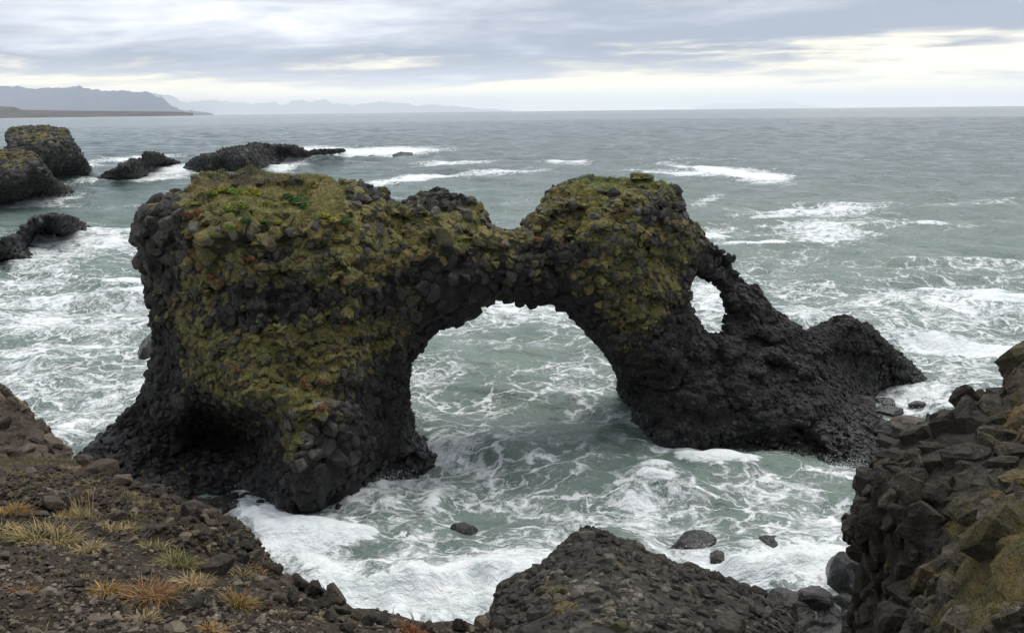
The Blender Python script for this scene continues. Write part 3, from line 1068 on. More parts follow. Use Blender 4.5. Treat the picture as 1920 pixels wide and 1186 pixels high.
ATH = [(480, 340, 4.5), (480, 450, 9), (480, 800, 11), (750, 450, 6.5), (950, 470, 5), (1150, 450, 8), (1150, 340, 4), (1360, 560, 3.4), (1330, 700, 8),
       (1600, 680, 6), (250, 830, 6), (700, 750, 6.5), (1450, 850, 9)]
MOSS_POLY = [(280, 380), (367, 325), (620, 325), (750, 385), (900, 370), (970, 410), (1030, 350), (1180, 322), (1285, 350), (1310, 430), (1300, 490), (1282, 530), (1262, 575), (1215, 640),
             (1165, 630), (1120, 560), (1040, 500), (960, 520), (900, 500), (835, 530), (790, 570), (750, 640), (690, 690), (655, 720), (640, 790), (585, 800), (550, 850), (515, 805),
             (370, 745), (365, 640), (340, 590), (300, 500)]
BARE = [((530, 560), 130, 30, 0.75), ((440, 598), 70, 22, 0.9), ((720, 565), 36, 30, 0.8), ((520, 480), 60, 18, 0.6), ((1050, 470), 70, 22, 0.8), ((800, 520), 45, 35, 0.9),
        ((310, 440), 50, 60, 0.7), ((1240, 400), 40, 40, 0.5), ((860, 505), 40, 40, 0.6), ((960, 500), 60, 18, 0.5), ((620, 770), 20, 20, 0.2)]


def moss_arch(P):
    u, v = project(P)
    d = sdpoly(MOSS_POLY, u, v)
    edge = np.clip(0.62 + d / 60.0 + 0.9 * fbm(P, 0.45, 4, 0.6), 0, 1)
    m = np.full(len(u), 0.80)
    for (cx, cy), rx, ry, a in BARE:
        m -= a * gauss_px(u, v, cx, cy, rx, ry)
    m = edge * (m + 0.45 * fbm(P + 9, 1.3, 3)) * (d > -45)
    m = np.maximum(m, 0.55 * gauss_px(u, v, 545, 835, 34, 24))
    m = np.maximum(m, 0.40 * gauss_px(u, v, 350, 870, 60, 20))
    return np.clip(m, 0, 1)


CAP_A = [(352, 366), (360, 326), (480, 308), (620, 322), (640, 338), (655, 362), (640, 392), (575, 404), (520, 396), (470, 400), (400, 382)]
CAP_B = [(1045, 362), (1090, 330), (1140, 320), (1200, 320), (1262, 340), (1255, 356), (1190, 350), (1120, 356), (1115, 395), (1075, 392), (1085, 368)]


def cap_mask(P):
    u, v = project(P)
    return np.maximum(sdpoly(CAP_A, u, v), sdpoly(CAP_B, u, v)) + 12 * fbm(P, 0.8, 3)


def spacing_arch(P):
    u, v = project(P)
    s = np.full(len(P), 0.235)
    mp = sdpoly(MOSS_POLY, u, v)
    s = np.where(mp > -10, 0.31, s)
    s = np.maximum(s, 0.34 + 0.42 * gauss_px(u, v, 600, 830, 55, 110))
    s = np.maximum(s, 0.34 + 0.40 * gauss_px(u, v, 850, 560, 90, 55))
    s = np.maximum(s, 0.34 + 0.35 * gauss_px(u, v, 1040, 560, 70, 40))
    s = np.maximum(s, 0.34 + 0.55 * gauss_px(u, v, 300, 450, 45, 90))
    s = np.maximum(s, 0.34 + 0.32 * gauss_px(u, v, 420, 430, 160, 80))
    s = np.maximum(s, 0.34 + 0.40 * gauss_px(u, v, 870, 450, 60, 50))
    s = np.where((u > 1180) & (v > 600), 0.215, s)
    s = s * np.exp(0.6 * fbm(P, 0.8, 2))
    return np.where((cap_mask(P) > 0) & (vnoise(P, 0.55) < 0.62), -1.0, s)


def tints_for(blocks, mossf, rg, bmean=1.0, bvar=0.3):
    C = np.array([b[2] for b in blocks])
    m = mossf(C)
    br = np.exp(rg.normal(math.log(bmean), bvar, len(C)))
    m2 = np.clip(m + rg.normal(0, 0.22, len(C)) * (m > 0.03), 0, 1)
    bare = rg.random(len(C)) < 0.14
    m2[bare] *= 0.4
    br = br * (1 + 1.7 * np.clip(m, 0, 1))
    return np.stack([br, m2, rg.random(len(C)), np.ones(len(C))], 1)


def facing(margin=160, cmin=-0.25):
    def keep(P, N):
        u, v = project(P)
        d = CAM - P
        d /= np.linalg.norm(d, axis=1, keepdims=True)
        return ((d * N).sum(1) > cmin) & (u > -margin) & (u < W0 + margin) & (v < H0 + margin) & (P[:, 2] > -0.8)
    return keep


def build_arch():
    rg = np.random.default_rng(21)
    V, Q = solid(ARCH, ACTRL, ATH, 0.2, k=1.5, holes=[HOLE], noises=[(0.75, 0.24, 3), (0.40, 0.8, 3)], cellnoise=[(0.8, (0.45, 0.45, 0.62), 1), (0.55, (0.5, 0.5, 1.5), 4)], zmin=-2.0)
    base = np.array([4.0, 46.0, 0.0])
    root = empty('sea_arch', base, label='huge dark basalt rock arch with mossy top standing in the surf', cat='rock arch')
    ti = np.c_[np.full(len(V), 0.75), moss_arch(V), 0.5 + 0.5 * vnoise(V, 0.9)]
    obj('rock_body', mesh('rock_body', V - base, Q, MAT_ARCH, ti), root)
    bvh = BVHTree.FromPolygons(V.tolist(), Q.tolist())
    bl = pack_blocks(V, Q, spacing_arch, facing(), seed=3, ncand=225000, prot=(0.16, 0.25), tilt=0.40, lobes=0.035, crack=0.08)
    ti = tints_for(bl, moss_arch, rg, 1.0, 0.28)
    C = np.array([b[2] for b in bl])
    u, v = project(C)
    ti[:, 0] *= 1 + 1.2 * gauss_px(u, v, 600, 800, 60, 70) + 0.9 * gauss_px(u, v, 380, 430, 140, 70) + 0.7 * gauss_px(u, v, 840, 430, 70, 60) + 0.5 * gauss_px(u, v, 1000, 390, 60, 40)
    SV, SF = block_parts(root, base, bl, ti, MAT_ARCH, 'basalt_block', 300, 'basalt_blocks', bvh)
    SF = np.concatenate([Q[:, [0, 1, 2]], Q[:, [0, 2, 3]], SF + len(V)])
    SV = np.concatenate([V, SV])
    bvh = BVHTree.FromPolygons(SV.tolist(), SF.tolist())
    print('arch', len(V), len(bl), time.time() - T0)
    return SV, SF, bvh


ARCH_V, ARCH_Q, ARCH_BVH = build_arch()


# ------------------------------------------------------------------ rocks of the near shore: outcrop, mound, weathered crag
def mossless(P):
    return np.zeros(len(P))


def build_outcrop():
    rg = np.random.default_rng(31)
    out = [(1921, 662), (1893, 692), (1899, 731), (1872, 747), (1866, 763), (1853, 767), (1844, 752), (1812, 751), (1795, 780), (1753, 782), (1727, 808), (1676, 844), (1646, 880),
           (1614, 922), (1618, 940), (1609, 962), (1590, 980), (1596, 1011), (1613, 1025), (1618, 1043), (1628, 1070), (1625, 1110), (1600, 1150), (1590, 1200), (1560, 1380), (2110, 1380), (2120, 620), (2020, 615)]
    ctrl = [(1900, 700, 13.2), (1880, 760, 12.8), (1820, 765, 12.6), (1720, 820, 12.3), (1640, 890, 11.8), (1600, 980, 11.8), (1620, 1060, 12.2), (1600, 1180, 12.0),
            (1700, 900, 11.2), (1700, 1000, 10.6), (1680, 1100, 10.6), (1680, 1180, 10.2), (1800, 880, 10.7), (1800, 980, 10.0), (1780, 1080, 9.0), (1770, 1180, 7.9), (1860, 1000, 8.4),
            (1900, 860, 10.6), (1900, 960, 8.6), (1900, 1080, 7.2), (1900, 1186, 6.2), (2000, 800, 10.5), (2000, 1000, 8.0), (2000, 1186, 5.6), (2100, 700, 11.5), (1800, 1350, 5.5), (1600, 1380, 9.0)]
    V, Q = solid(out, ctrl, [(0, 0, 2.6)], 0.08, k=0.5, noises=[(0.16, 0.9, 3), (0.14, 3.0, 3), (0.05, 8.0, 2)], cellnoise=[(0.30, (1.5, 1.5, 1.9), 2)], zmin=7.0)
    base = np.array([7.0, 11.0, 7.0])
    root = empty('rock_outcrop', base, label='rugged brown lava crag with mossy ledges at the right edge', cat='rock outcrop')

    def moss(P):
        u, v = project(P)
        m = 1.0 * gauss_px(u, v, 1870, 1080, 110, 90) + 0.8 * gauss_px(u, v, 1810, 975, 45, 40) + 0.8 * gauss_px(u, v, 1930, 770, 60, 80) + .8 * gauss_px(u, v, 1940, 950, 50, 60) + 0.7 * gauss_px(u, v, 1800, 1170, 70, 50)
        return np.clip(m + 0.3 * fbm(P, 1.6, 3) * (m > 0.08), 0, 1)
    ti = np.c_[np.full(len(V), 0.8), moss(V), 0.5 + 0.5 * vnoise(V, 2.5)]
    obj('rock_body', mesh('rock_body', V - base, Q, MAT_NEAR, ti), root)
    bvh = BVHTree.FromPolygons(V.tolist(), Q.tolist())

    def sp(P):
        s_ = np.clip(0.30 * np.exp(0.85 * vnoise(P, 1.1)), 0.13, 0.7)
        return np.where((moss(P) > 0.62) & (vnoise(P, 1.7) < 0.55), -1.0, s_)
    bl = pack_blocks(V, Q, sp, facing(200, -0.2), seed=5, ncand=26000, prot=(0.24, 0.15), tilt=0.42, bevel=0.10, crack=0.06, lobes=0.03)
    ti = tints_for(bl, moss, rg, 1.0, 0.25)
    SV, SF = block_parts(root, base, bl, ti, MAT_NEAR, 'rock_block', 300, 'rock_blocks', bvh, rough=(0.055, 7.0, 2))
    print('outcrop', len(V), len(bl), time.time() - T0)
    return np.concatenate([V, SV]), np.concatenate([Q[:, [0, 1, 2]], Q[:, [0, 2, 3]], SF + len(V)]), bvh


OUT_V, OUT_Q, OUT_BVH = build_outcrop()


def build_mound():
    rg = np.random.default_rng(41)
    out = [(939, 1100), (952, 1094), (965, 1097), (979, 1083), (1012, 1065), (1045, 1040), (1074, 1014), (1099, 999), (1125, 998), (1147, 1009), (1183, 1026), (1212, 1043), (1267, 1061), (1315, 1075),
           (1356, 1093), (1410, 1111), (1441, 1129), (1473, 1152), (1491, 1176), (1540, 1280), (1500, 1420), (850, 1420), (880, 1260), (925, 1150)]
    ctrl = [(1110, 1002, 19.0), (1070, 1040, 18.2), (960, 1100, 17.2), (1000, 1150, 14.6), (940, 1180, 14.4), (1100, 1080, 16.2), (1100, 1186, 12.6), (1250, 1070, 17.8), (1250, 1150, 14.4),
            (1400, 1115, 17.6), (1380, 1180, 14.4), (1480, 1170, 16.8), (1100, 1320, 10.2), (1350, 1320, 11.5), (900, 1320, 11.0)]
    V, Q = solid(out, ctrl, [(0, 0, 7.0)], 0.12, k=0.8, noises=[(0.30, 0.6, 3), (0.20, 1.8, 3)], cellnoise=[(0.25, (1.2, 1.2, 1.2), 3)], zmin=2.0)
    base = np.array([3.0, 17.0, 2.0])
    root = empty('rock_mound', base, label='dark rubbly basalt mound rising at the bottom centre', cat='rock mound')

    def moss(P):
        u, v = project(P)
        m = 0.45 * gauss_px(u, v, 1140, 1160, 120, 60) + 0.5 * gauss_px(u, v, 1050, 1110, 50, 50) + .45 * gauss_px(u, v, 1160, 1050, 40, 30)
        return np.clip(m + 0.5 * fbm(P, 1.2, 3) - 0.22, 0, 0.7)
    ti = np.c_[np.full(len(V), 0.8), moss(V), 0.4 + 0.4 * vnoise(V, 2.5)]
    obj('rock_body', mesh('rock_body', V - base, Q, MAT_MOUND, ti), root)
    bvh = BVHTree.FromPolygons(V.tolist(), Q.tolist())
    bl = pack_blocks(V, Q, lambda P: 0.19 * np.exp(0.7 * vnoise(P, 1.2)), facing(120, -0.1), seed=7, ncand=70000, prot=(0.2, 0.3), tilt=0.4, bevel=0.2, lobes=0.05)
    ti = tints_for(bl, moss, rg, 1.0, 0.35)
    C = np.array([b[2] for b in bl])
    u, v = project(C)
    ti[:, 0] *= 1 + 1.5 * gauss_px(u, v, 1160, 1120, 110, 50)
    block_parts(root, base, bl, ti, MAT_MOUND, 'basalt_block', 300, 'basalt_blocks', bvh)
    print('mound', len(V), len(bl), time.time() - T0)


build_mound()


def build_crag():
    rg = np.random.default_rng(51)
    out = [(-260, 640), (-60, 690), (0, 728), (12, 742), (28, 752), (44, 768), (55, 790), (75, 802), (92, 826), (112, 840), (127, 856), (130, 880), (60, 960), (-80, 1000), (-260, 1000)]
    ctrl = [(-200, 660, 11.5), (0, 735, 12.0), (40, 780, 11.8), (100, 840, 11.4), (120, 860, 11.3), (0, 800, 11.2), (40, 850, 10.8), (-100, 800, 10.8), (0, 900, 9.6), (80, 900, 10.0), (-150, 900, 9.0)]
    V, Q = solid(out, ctrl, [(0, 0, 3.0)], 0.08, k=0.6, noises=[(0.14, 1.0, 3), (0.06, 3.5, 3)], cellnoise=[(0.22, (1.8, 1.8, 1.4), 3)], zmin=12.0)
    base = np.array([-8.0, 12.0, 12.5])
    root = empty('rock_crag', base, label='reddish brown weathered rock above the slope at the left edge', cat='rock')
    ti = np.c_[np.full(len(V), 0.9), np.zeros(len(V)), np.full(len(V), .5)]
    obj('rock_body', mesh('rock_body', V - base, Q, MAT_RED, ti), root)
    bvh = BVHTree.FromPolygons(V.tolist(), Q.tolist())
    bl = pack_blocks(V, Q, lambda P: 0.22 * np.exp(0.6 * vnoise(P, 1.3)), facing(200, -0.1), seed=9, ncand=16000, prot=(0.2, 0.16), tilt=0.45, bevel=0.12, crack=0.08, lobes=0.03)
    ti = tints_for(bl, lambda P: np.clip(0.35 * fbm(P, 1.0, 2), 0, 1), rg, 1.0, 0.22)
    block_parts(root, base, bl, ti, MAT_RED, 'rock_block', 200, 'rock_blocks', bvh, rough=(0.05, 6.0, 1))


build_crag()
print('crag', time.time() - T0)


# ------------------------------------------------------------------ sea stacks, skerries and rocks in the surf
def sea_rock(name, label, cat, out, ctrl, thick, h, mat=MAT_FAR, top_moss=0.0, noises=((0.8, 0.12, 3), (0.4, 0.5, 3)), cn=((1.2, (0.3, 0.3, 0.4), 5),), k=2.0, bright=1.0, group=None, zmin=-2.0, step=2.0, stones=0.0):
    V, Q = solid(out, ctrl, [(0, 0, thick)], h, k=k, noises=noises, cellnoise=cn, step=step, pad=1.5, zmin=zmin)
    N = vnormals(V, Q)
    zt = V[:, 2].max()
    zb = 0.0
    moss = top_moss * np.clip((V[:, 2] - zb) / (zt - zb) * 1.6 - 0.75 + 0.5 * np.clip(N[:, 2], 0, 1), 0, 1)
    v1, e = cells(V * (0.9 / max(h * 3, 0.2)), 8)
    ti = np.c_[bright * (0.55 + 0.9 * v1), moss, 0.5 + 0.5 * vnoise(V, 0.5)]
    base = V.mean(0)
    base[2] = 0
    if not stones:
        return obj(name, mesh(name, V - base, Q, mat, ti), loc=base, label=label, cat=cat, group=group)
    root = empty(name, base, label=label, cat=cat, group=group)
    obj('rock_body', mesh('rock_body', V - base, Q, mat, ti), root)
    rg = np.random.default_rng(int(stones * 100) + len(V))
    bl = pack_blocks(V, Q, lambda P: stones * (1 + 0.4 * vnoise(P, 0.25 / stones)), facing(150, -0.1), seed=len(V), ncand=int(min(60000, 14 * len(V) * h * h / stones ** 2)), prot=(0.2, 0.34), tilt=0.45, bevel=0.2, lobes=0.05)
    C = np.array([b[2] for b in bl])
    Nz = np.array([b[4][2] for b in bl])
    mo = top_moss * np.clip((C[:, 2] - zb) / (zt - zb) * 1.6 - 0.75 + 0.5 * np.clip(Nz, 0, 1), 0, 1)
    tb = np.stack([bright * np.exp(rg.normal(0, 0.35, len(C))), np.clip(mo + rg.normal(0, 0.2, len(C)) * (mo > 0.05), 0, 1), rg.random(len(C)), np.ones(len(C))], 1)
    W_, F_, T_ = merge(bl, tb)
    obj('basalt_blocks', mesh('basalt_blocks', W_ - base, F_, mat, T_), root, kind='stuff')
    return root


sea_rock('sea_stack', 'tall flat topped rock stack with steep right side at far left', 'sea stack',
         [(13, 256), (20, 241), (53, 239), (89, 238), (124, 245), (133, 265), (151, 292), (165, 312), (174, 325), (150, 345), (60, 345), (30, 330), (-10, 310), (20, 275)],
         [(106, 330, None), (172, 326, None), (40, 330, None), (90, 300, 235), (90, 255, 240), (90, 240, 252), (25, 245, 246), (125, 250, 246), (20, 300, 238)], 26, 0.7, top_moss=0.5, bright=1.5,
         noises=((1.2, 0.06, 3), (0.6, 0.3, 3)), cn=((1.6, (0.22, 0.22, 0.3), 5),), stones=1.1)
sea_rock('sea_stack', 'dark rock stack with grassy shoulder sloping into foam, nearer one at far left', 'sea stack',
         [(-180, 270), (-60, 276), (0, 284), (22, 282), (45, 284), (62, 288), (80, 309), (93, 331), (115, 347), (147, 361), (130, 385), (60, 392), (0, 402), (-180, 410)],
         [(146, 361, None), (111, 367, None), (71, 366, None), (0, 380, None), (-100, 392, None), (30, 340, 168), (40, 300, 176), (30, 284, 186), (90, 335, 178), (-80, 300, 172), (-100, 278, 186)], 22, 0.5, top_moss=0.5, bright=1.2,
         noises=((1.0, 0.08, 3), (0.5, 0.4, 3)), cn=((1.2, (0.3, 0.3, 0.4), 5),), stones=0.85)
sea_rock('sea_rock', 'low black jagged rock awash with foam on the left', 'sea rock',
         [(-120, 470), (-40, 466), (0, 455), (33, 440), (62, 416), (80, 408), (97, 400), (124, 407), (151, 416), (167, 430), (150, 452), (110, 456), (80, 452), (72, 462), (58, 490), (27, 496), (-20, 500), (-120, 510)],
         [(166, 430, None), (133, 441, None), (66, 443, None), (58, 482, None), (0, 488, None), (27, 486, None), (97, 402, 124), (62, 420, 118), (20, 448, 108), (-80, 480, 106), (120, 420, 121)], 7, 0.35, mat=MAT_WET,
         noises=((0.6, 0.2, 3), (0.3, 0.8, 3)), cn=((0.9, (0.5, 0.5, 0.8), 5),), k=1.2, bright=0.9, stones=0.7)
sea_rock('skerry', 'small pointed dark skerry between the stacks and the long skerry', 'skerry',
         [(182, 334), (221, 314), (248, 300), (261, 303), (274, 289), (292, 287), (319, 300), (342, 308), (330, 322), (285, 334), (225, 345), (190, 345)],
         [(182, 334, None), (230, 334, None), (283, 325, None), (335, 310, None), (292, 314, None), (250, 302, 240), (292, 288, 268), (274, 292, 262), (230, 322, 232)], 12, 0.5, bright=0.9,
         noises=((0.8, 0.1, 3), (0.4, 0.4, 3)), stones=1.0)
sea_rock('skerry', 'long low dark skerry lined with birds, waves breaking at its right end', 'skerry',
         [(345, 316), (367, 297), (385, 291), (403, 289), (421, 279), (450, 276), (478, 272), (515, 274), (553, 275), (571, 283), (589, 292), (560, 298), (540, 300), (530, 312), (491, 324), (412, 328), (350, 325)],
         [(350, 317, None), (412, 319, None), (491, 316, None), (527, 307, None), (536, 296, None), (585, 293, None), (478, 274, 300), (421, 281, 290), (553, 277, 310), (460, 295, 270), (380, 305, 270)], 22, 0.6, bright=1.1,
         noises=((1.0, 0.08, 3), (0.5, 0.35, 3)), cn=((1.6, (0.25, 0.25, 0.5), 6),), stones=1.1)
sea_rock('skerry', 'thin reef tapering off the right end of the long skerry', 'skerry',
         [(575, 286), (593, 282), (642, 280.5), (648, 283), (600, 291), (578, 292)], [(600, 289.5, None), (645, 284, None), (578, 291, None), (600, 284, 330), (640, 281.5, 345)], 8, 0.45,
         noises=((0.25, 0.15, 2),), cn=None, k=0.6, stones=0.9)
for i, (o_, lb) in enumerate([
        ([(658, 295), (668, 292), (680, 296), (676, 301), (660, 301)], 'smallest dark rock in the line of breakers off the long skerry'),
        ([(684, 296), (695, 291), (712, 294), (714, 300), (686, 302)], 'middle dark rock in the line of breakers off the long skerry'),
        ([(734, 290), (752, 284), (776, 286), (772, 294), (738, 296)], 'outermost dark rock in the line of breakers off the long skerry'),
        ([(168, 309), (182, 305), (200, 307), (200, 312), (172, 313)], 'tiny flat rock awash just right of the tall far stack')]):
    a = np.array(o_, float)
    cx, cb = a[:, 0].mean(), a[:, 1].max() - 3
    sea_rock('sea_rock', lb, 'sea rock', o_, [(cx, cb, None), (a[0, 0], cb, None), (a[2, 0], cb - 1, None), (cx, a[:, 1].min(), float(seaY(cx, cb)) + 6)], 5, 0.4,
             noises=((0.5, 0.2, 2),), cn=((0.5, (0.4, 0.4, 0.6), 6),), k=1.0, bright=0.55, group='small rocks in the far breakers')


def surf_rock(label, cx, cy, wpx, hpx, seed, sq=0.9, mat=MAT_WET, group='rocks awash in the surf', Y=None, bright=1.0, name='sea_rock', sink=0.74, cat='sea rock'):
    """an angular boulder sitting in the water, its visible part about wpx by hpx in the photograph"""
    rg = np.random.default_rng(seed)
    Yv = float(seaY(cx, cy + hpx * 0.5)) if Y is None else Y
    p = at(cx, cy + hpx * 0.5, Yv)
    sc = np.linalg.norm(p - CAM) / FPX
    bm = bmesh.new()
    bmesh.ops.create_icosphere(bm, subdivisions=4, radius=1.0)
    D = np.array([v.co for v in bm.verts])
    F = np.array([[v.index for v in f.verts] for f in bm.faces])
    bm.free()
    # cut by random planes: flat facets
    R = np.ones(len(D))
    for _ in range(16):
        n = rg.normal(size=3)
        n /= np.linalg.norm(n)
        c = D @ n
        R = np.where(c > 0, np.minimum(R, rg.uniform(0.62, 0.95) / np.maximum(c, 1e-3)), R)
    P = D * R[:, None]
    P *= 1 + 0.16 * fbm(P + seed, 2.2, 4, 0.6)[:, None]
    hx, hz = wpx * sc * 0.58, hpx * sc * sq
    P = P * [hx, max(hx * 0.75, hz), hz]
    a = rg.uniform(-0.3, 0.3)
    P[:, 0], P[:, 2] = P[:, 0] * math.cos(a) - P[:, 2] * math.sin(a) * 0.6, P[:, 2] + P[:, 0] * math.sin(a) * 0.6
    base = p + np.array([0, hx * 0.3, hz * (0.5 - sink)])
    ti = np.array([bright, 0, 0.5, 1])
    return obj(name, mesh(name, P, F, mat, ti), loc=base, label=label, cat=cat, group=group)


surf_rock('rounded dark rock just breaking the surface in the middle of the cove', 867, 988, 52, 26, 1)
surf_rock('long dark rock awash between the mound and the right crag', 1308, 1012, 84, 30, 2)
surf_rock('dark rock showing through foam nearest the right crag', 1449, 1020, 66, 44, 3)
surf_rock('small black rock in the foam below the long awash rock', 1347, 1040, 32, 24, 4)
surf_rock('black rock at the back edge of the mound, washed by foam', 1298, 1066, 48, 34, 5)
surf_rock('black rock in white surf at the left foot of the mound', 945, 1118, 46, 56, 6)
surf_rock('dark rock poking from the water behind the arch on its left side', 276, 636, 34, 46, 7, bright=1.2)
surf_rock('black rock standing in the small bay right of the arch', 1661, 748, 30, 18, 8)
surf_rock('flat black rock lying low in the small bay right of the arch', 1671, 768, 46, 10, 9)
surf_rock('thin dark rock barely awash farther out in the small bay', 1722, 756, 26, 7, 10)
surf_rock('rounded grey boulder where the arch foot meets the small bay', 1612, 745, 60, 40, 11, mat=MAT_ARCH, bright=1.3)
surf_rock('reddish slab behind the crag top near the arch foot', 1720, 790, 74, 30, 12, mat=MAT_RED, bright=1.0)
surf_rock('dark boulder left of the reddish slab by the arch foot', 1665, 795, 54, 34, 13, mat=MAT_ARCH, bright=1.1)
surf_rock('wet dark rock in foam beside the toe of the left pillar', 520, 998, 26, 18, 14)
surf_rock('low black rock under the splash left of the pillar toe', 425, 985, 60, 50, 15, Y=36.0)

print('rocks', time.time() - T0)

# ------------------------------------------------------------------ the near ground: gravel slope at the cliff edge
CREST = [(-300, 800, 10.5), (-60, 850, 10.6), (60, 862, 10.6), (130, 862, 10.4), (180, 868, 10.0), (215, 885, 9.6), (260, 905, 9.0), (330, 930, 8.2), (372, 946, 7.6), (430, 968, 6.9), (452, 990, 6.5),
         (470, 1030, 5.9), (500, 1062, 5.4), (540, 1088, 5.0), (580, 1100, 4.8), (640, 1118, 4.6), (655, 1140, 4.35), (700, 1156, 4.2), (760, 1164, 4.1), (830, 1163, 4.1), (900, 1156, 4.2),
         (960, 1170, 4.1), (1040, 1200, 3.9), (1200, 1260, 3.6), (1400, 1330, 3.4)]
INNER = [(0, 1186, 2.75), (300, 1186, 2.8), (600, 1186, 3.2), (850, 1190, 3.6), (0, 1100, 3.3), (150, 1100, 3.35), (330, 1100, 3.5), (480, 1110, 4.0), (100, 1010, 4.5), (240, 1030, 4.5), (350, 1030, 4.8),
         (420, 1050, 4.9), (60, 950, 5.8), (200, 950, 6.2), (300, 965, 6.4), (0, 900, 7.4), (120, 900, 8.2), (250, 925, 7.8), (-200, 950, 5.5), (-200, 1100, 3.2), (-250, 870, 8.0)]
_cw = at(np.array([c[0] for c in CREST]), np.array([c[1] for c in CREST]), np.array([c[2] for c in CREST]))
_iw = at(np.array([c[0] for c in INNER]), np.array([c[1] for c in INNER]), np.array([c[2] for c in INNER]))
_ew = np.array([(0, 0, 18.35), (-4, 0, 18.3), (3, 0.5, 18.0), (0, -3, 18.6), (-6, -2, 18.4), (4, -3, 18.2), (-12, 4, 17.2)])
_all = np.concatenate([_cw, _iw, _ew])
_gf = tps(_all[:, :2], _all[:, 2], 2e-3)
LAND = np.concatenate([_cw[:, :2], [[6, 2.0], [6, -5], [-16, -5], [-16, _cw[0, 1]]]])


def ground_height(x, y):
    z = _gf(x, y)
    d = sdpoly(LAND, x, y)
    P = np.stack([x, y, 0 * x], -1)
    z = z + 0.09 * fbm(P, 1.1, 3) + 0.06 * fbm(P, 4.0, 3) + 0.028 * fbm(P, 12.0, 2)
    # hummocks of turf with an undercut soil face
    for u, v, Y_, r, hh in ((130, 955, 5.9, 0.42, 0.16), (90, 1000, 4.7, 0.30, 0.07), (350, 1040, 4.8, 0.28, 0.14), (300, 985, 6.0, 0.4, 0.1), (20, 940, 6.2, 0.4, 0.1), (410, 1045, 5.0, 0.3, 0.1)):
        c = at(u, v, Y_)
        z = z + hh * np.exp(-(((x - c[0]) / r) ** 2 + ((y - c[1]) / (r * 0.8)) ** 2) ** 2)
    o = np.maximum(-d - 0.02, 0)
    edge = np.clip(1 - np.abs(d) / 0.9, 0, 1)
    z = z + edge * 0.10 * fbm(P, 2.5, 3, 0.6)
    return z - 1.3 * o - 0.8 * o * o / (o + 1.5)


GX = np.arange(-13.0, 5.6, 0.055)
GY = np.arange(0.6, 15.0, 0.055)


def build_ground():
    X, Y = np.meshgrid(GX, GY, indexing='ij')
    Z = ground_height(X, Y)
    nx, ny = X.shape
    i = np.arange(nx - 1)[:, None] * ny + np.arange(ny - 1)[None]
    Q = np.stack([i, i + ny, i + ny + 1, i + 1], -1).reshape(-1, 4)
    V = np.stack([X, Y, Z], -1).reshape(-1, 3)
    # leave out what lies far down the face
    ok = (V[Q][:, :, 2] > 8.0).all(1)
    obj('ground', mesh('ground', V, Q[ok], MAT_SOIL, smooth=True), kind='structure', label='dark brown gravelly slope at the cliff edge', cat='ground')
    return Z


GZ = build_ground()


def build_headland():
    """the cliff the photograph was taken from: land behind the camera and the face down to the sea"""
    pts = np.concatenate([[(-70, 6), (-40, 10), (-24, 13)], _cw[1:-1, :2], [(6.5, 3.0), (10.2, 7), (11.4, 12), (12.6, 15), (16, 17), (24, 18), (45, 14), (70, 8)]])
    land = np.concatenate([pts, [(70, -70), (-70, -70)]])
    xs = np.arange(-70, 70.1, 0.8)
    ys = np.arange(-70, 40.1, 0.8)
    X, Y = np.meshgrid(xs, ys, indexing='ij')
    d = sdpoly(land, X, Y)
    P = np.stack([X, Y, 0 * X], -1)
    near = np.exp(-((X / 9) ** 2 + ((Y - 3) / 9) ** 2))
    Z = (17.6 + 1.2 * fbm(P, 0.06, 3)) * (1 - near) + near * 16.0
    o = np.maximum(-d, 0)
    Z = Z - np.where((X > -14) & (X < 6) & (Y > 0) & (Y < 15), 1.6, 0.0) - 1.5 * np.exp(-(((X - 10) / 3) ** 2 + ((Y - 11) / 4) ** 2))
    Z = Z - (1.5 + 4.5 * np.clip((X - 3) / 3, 0, 1)) * o - 0.5 * o * o / (o + 2) + 0.8 * fbm(P, 0.3, 3) * np.clip(o / 3, 0, 1)
    Z = np.maximum(Z, -2.5)
    nx, ny = X.shape
    i = np.arange(nx - 1)[:, None] * ny + np.arange(ny - 1)[None]
    Q = np.stack([i, i + ny, i + ny + 1, i + 1], -1).reshape(-1, 4)
    V = np.stack([X, Y, Z], -1).reshape(-1, 3)
    ok = (V[Q][:, :, 2] > -2.4).any(1)
    obj('headland', mesh('headland', V, Q[ok], MAT_SOIL, smooth=True), kind='structure', label='cliff top land below and behind the viewpoint', cat='headland')


build_headland()


def gz(x, y):
    fx = np.clip((np.asarray(x) - GX[0]) / 0.055, 0, len(GX) - 1.001)
    fy = np.clip((np.asarray(y) - GY[0]) / 0.055, 0, len(GY) - 1.001)
    i, j = fx.astype(int), fy.astype(int)
    fx, fy = fx - i, fy - j
    return (GZ[i, j] * (1 - fx) + GZ[i + 1, j] * fx) * (1 - fy) + (GZ[i, j + 1] * (1 - fx) + GZ[i + 1, j + 1] * fx) * fy


def hit_ground(u, v):
    """where the ground is seen at a photograph pixel"""
    d = ray(u, v)
    t = np.linspace(1.2, 14.5, 900) / d[1]
    P = CAM + np.outer(t, d)
    below = P[:, 2] < gz(P[:, 0], P[:, 1])
    if not below.any():
        return None
    p = P[int(np.argmax(below))]
    return np.array([p[0], p[1], float(gz(p[0], p[1]))])


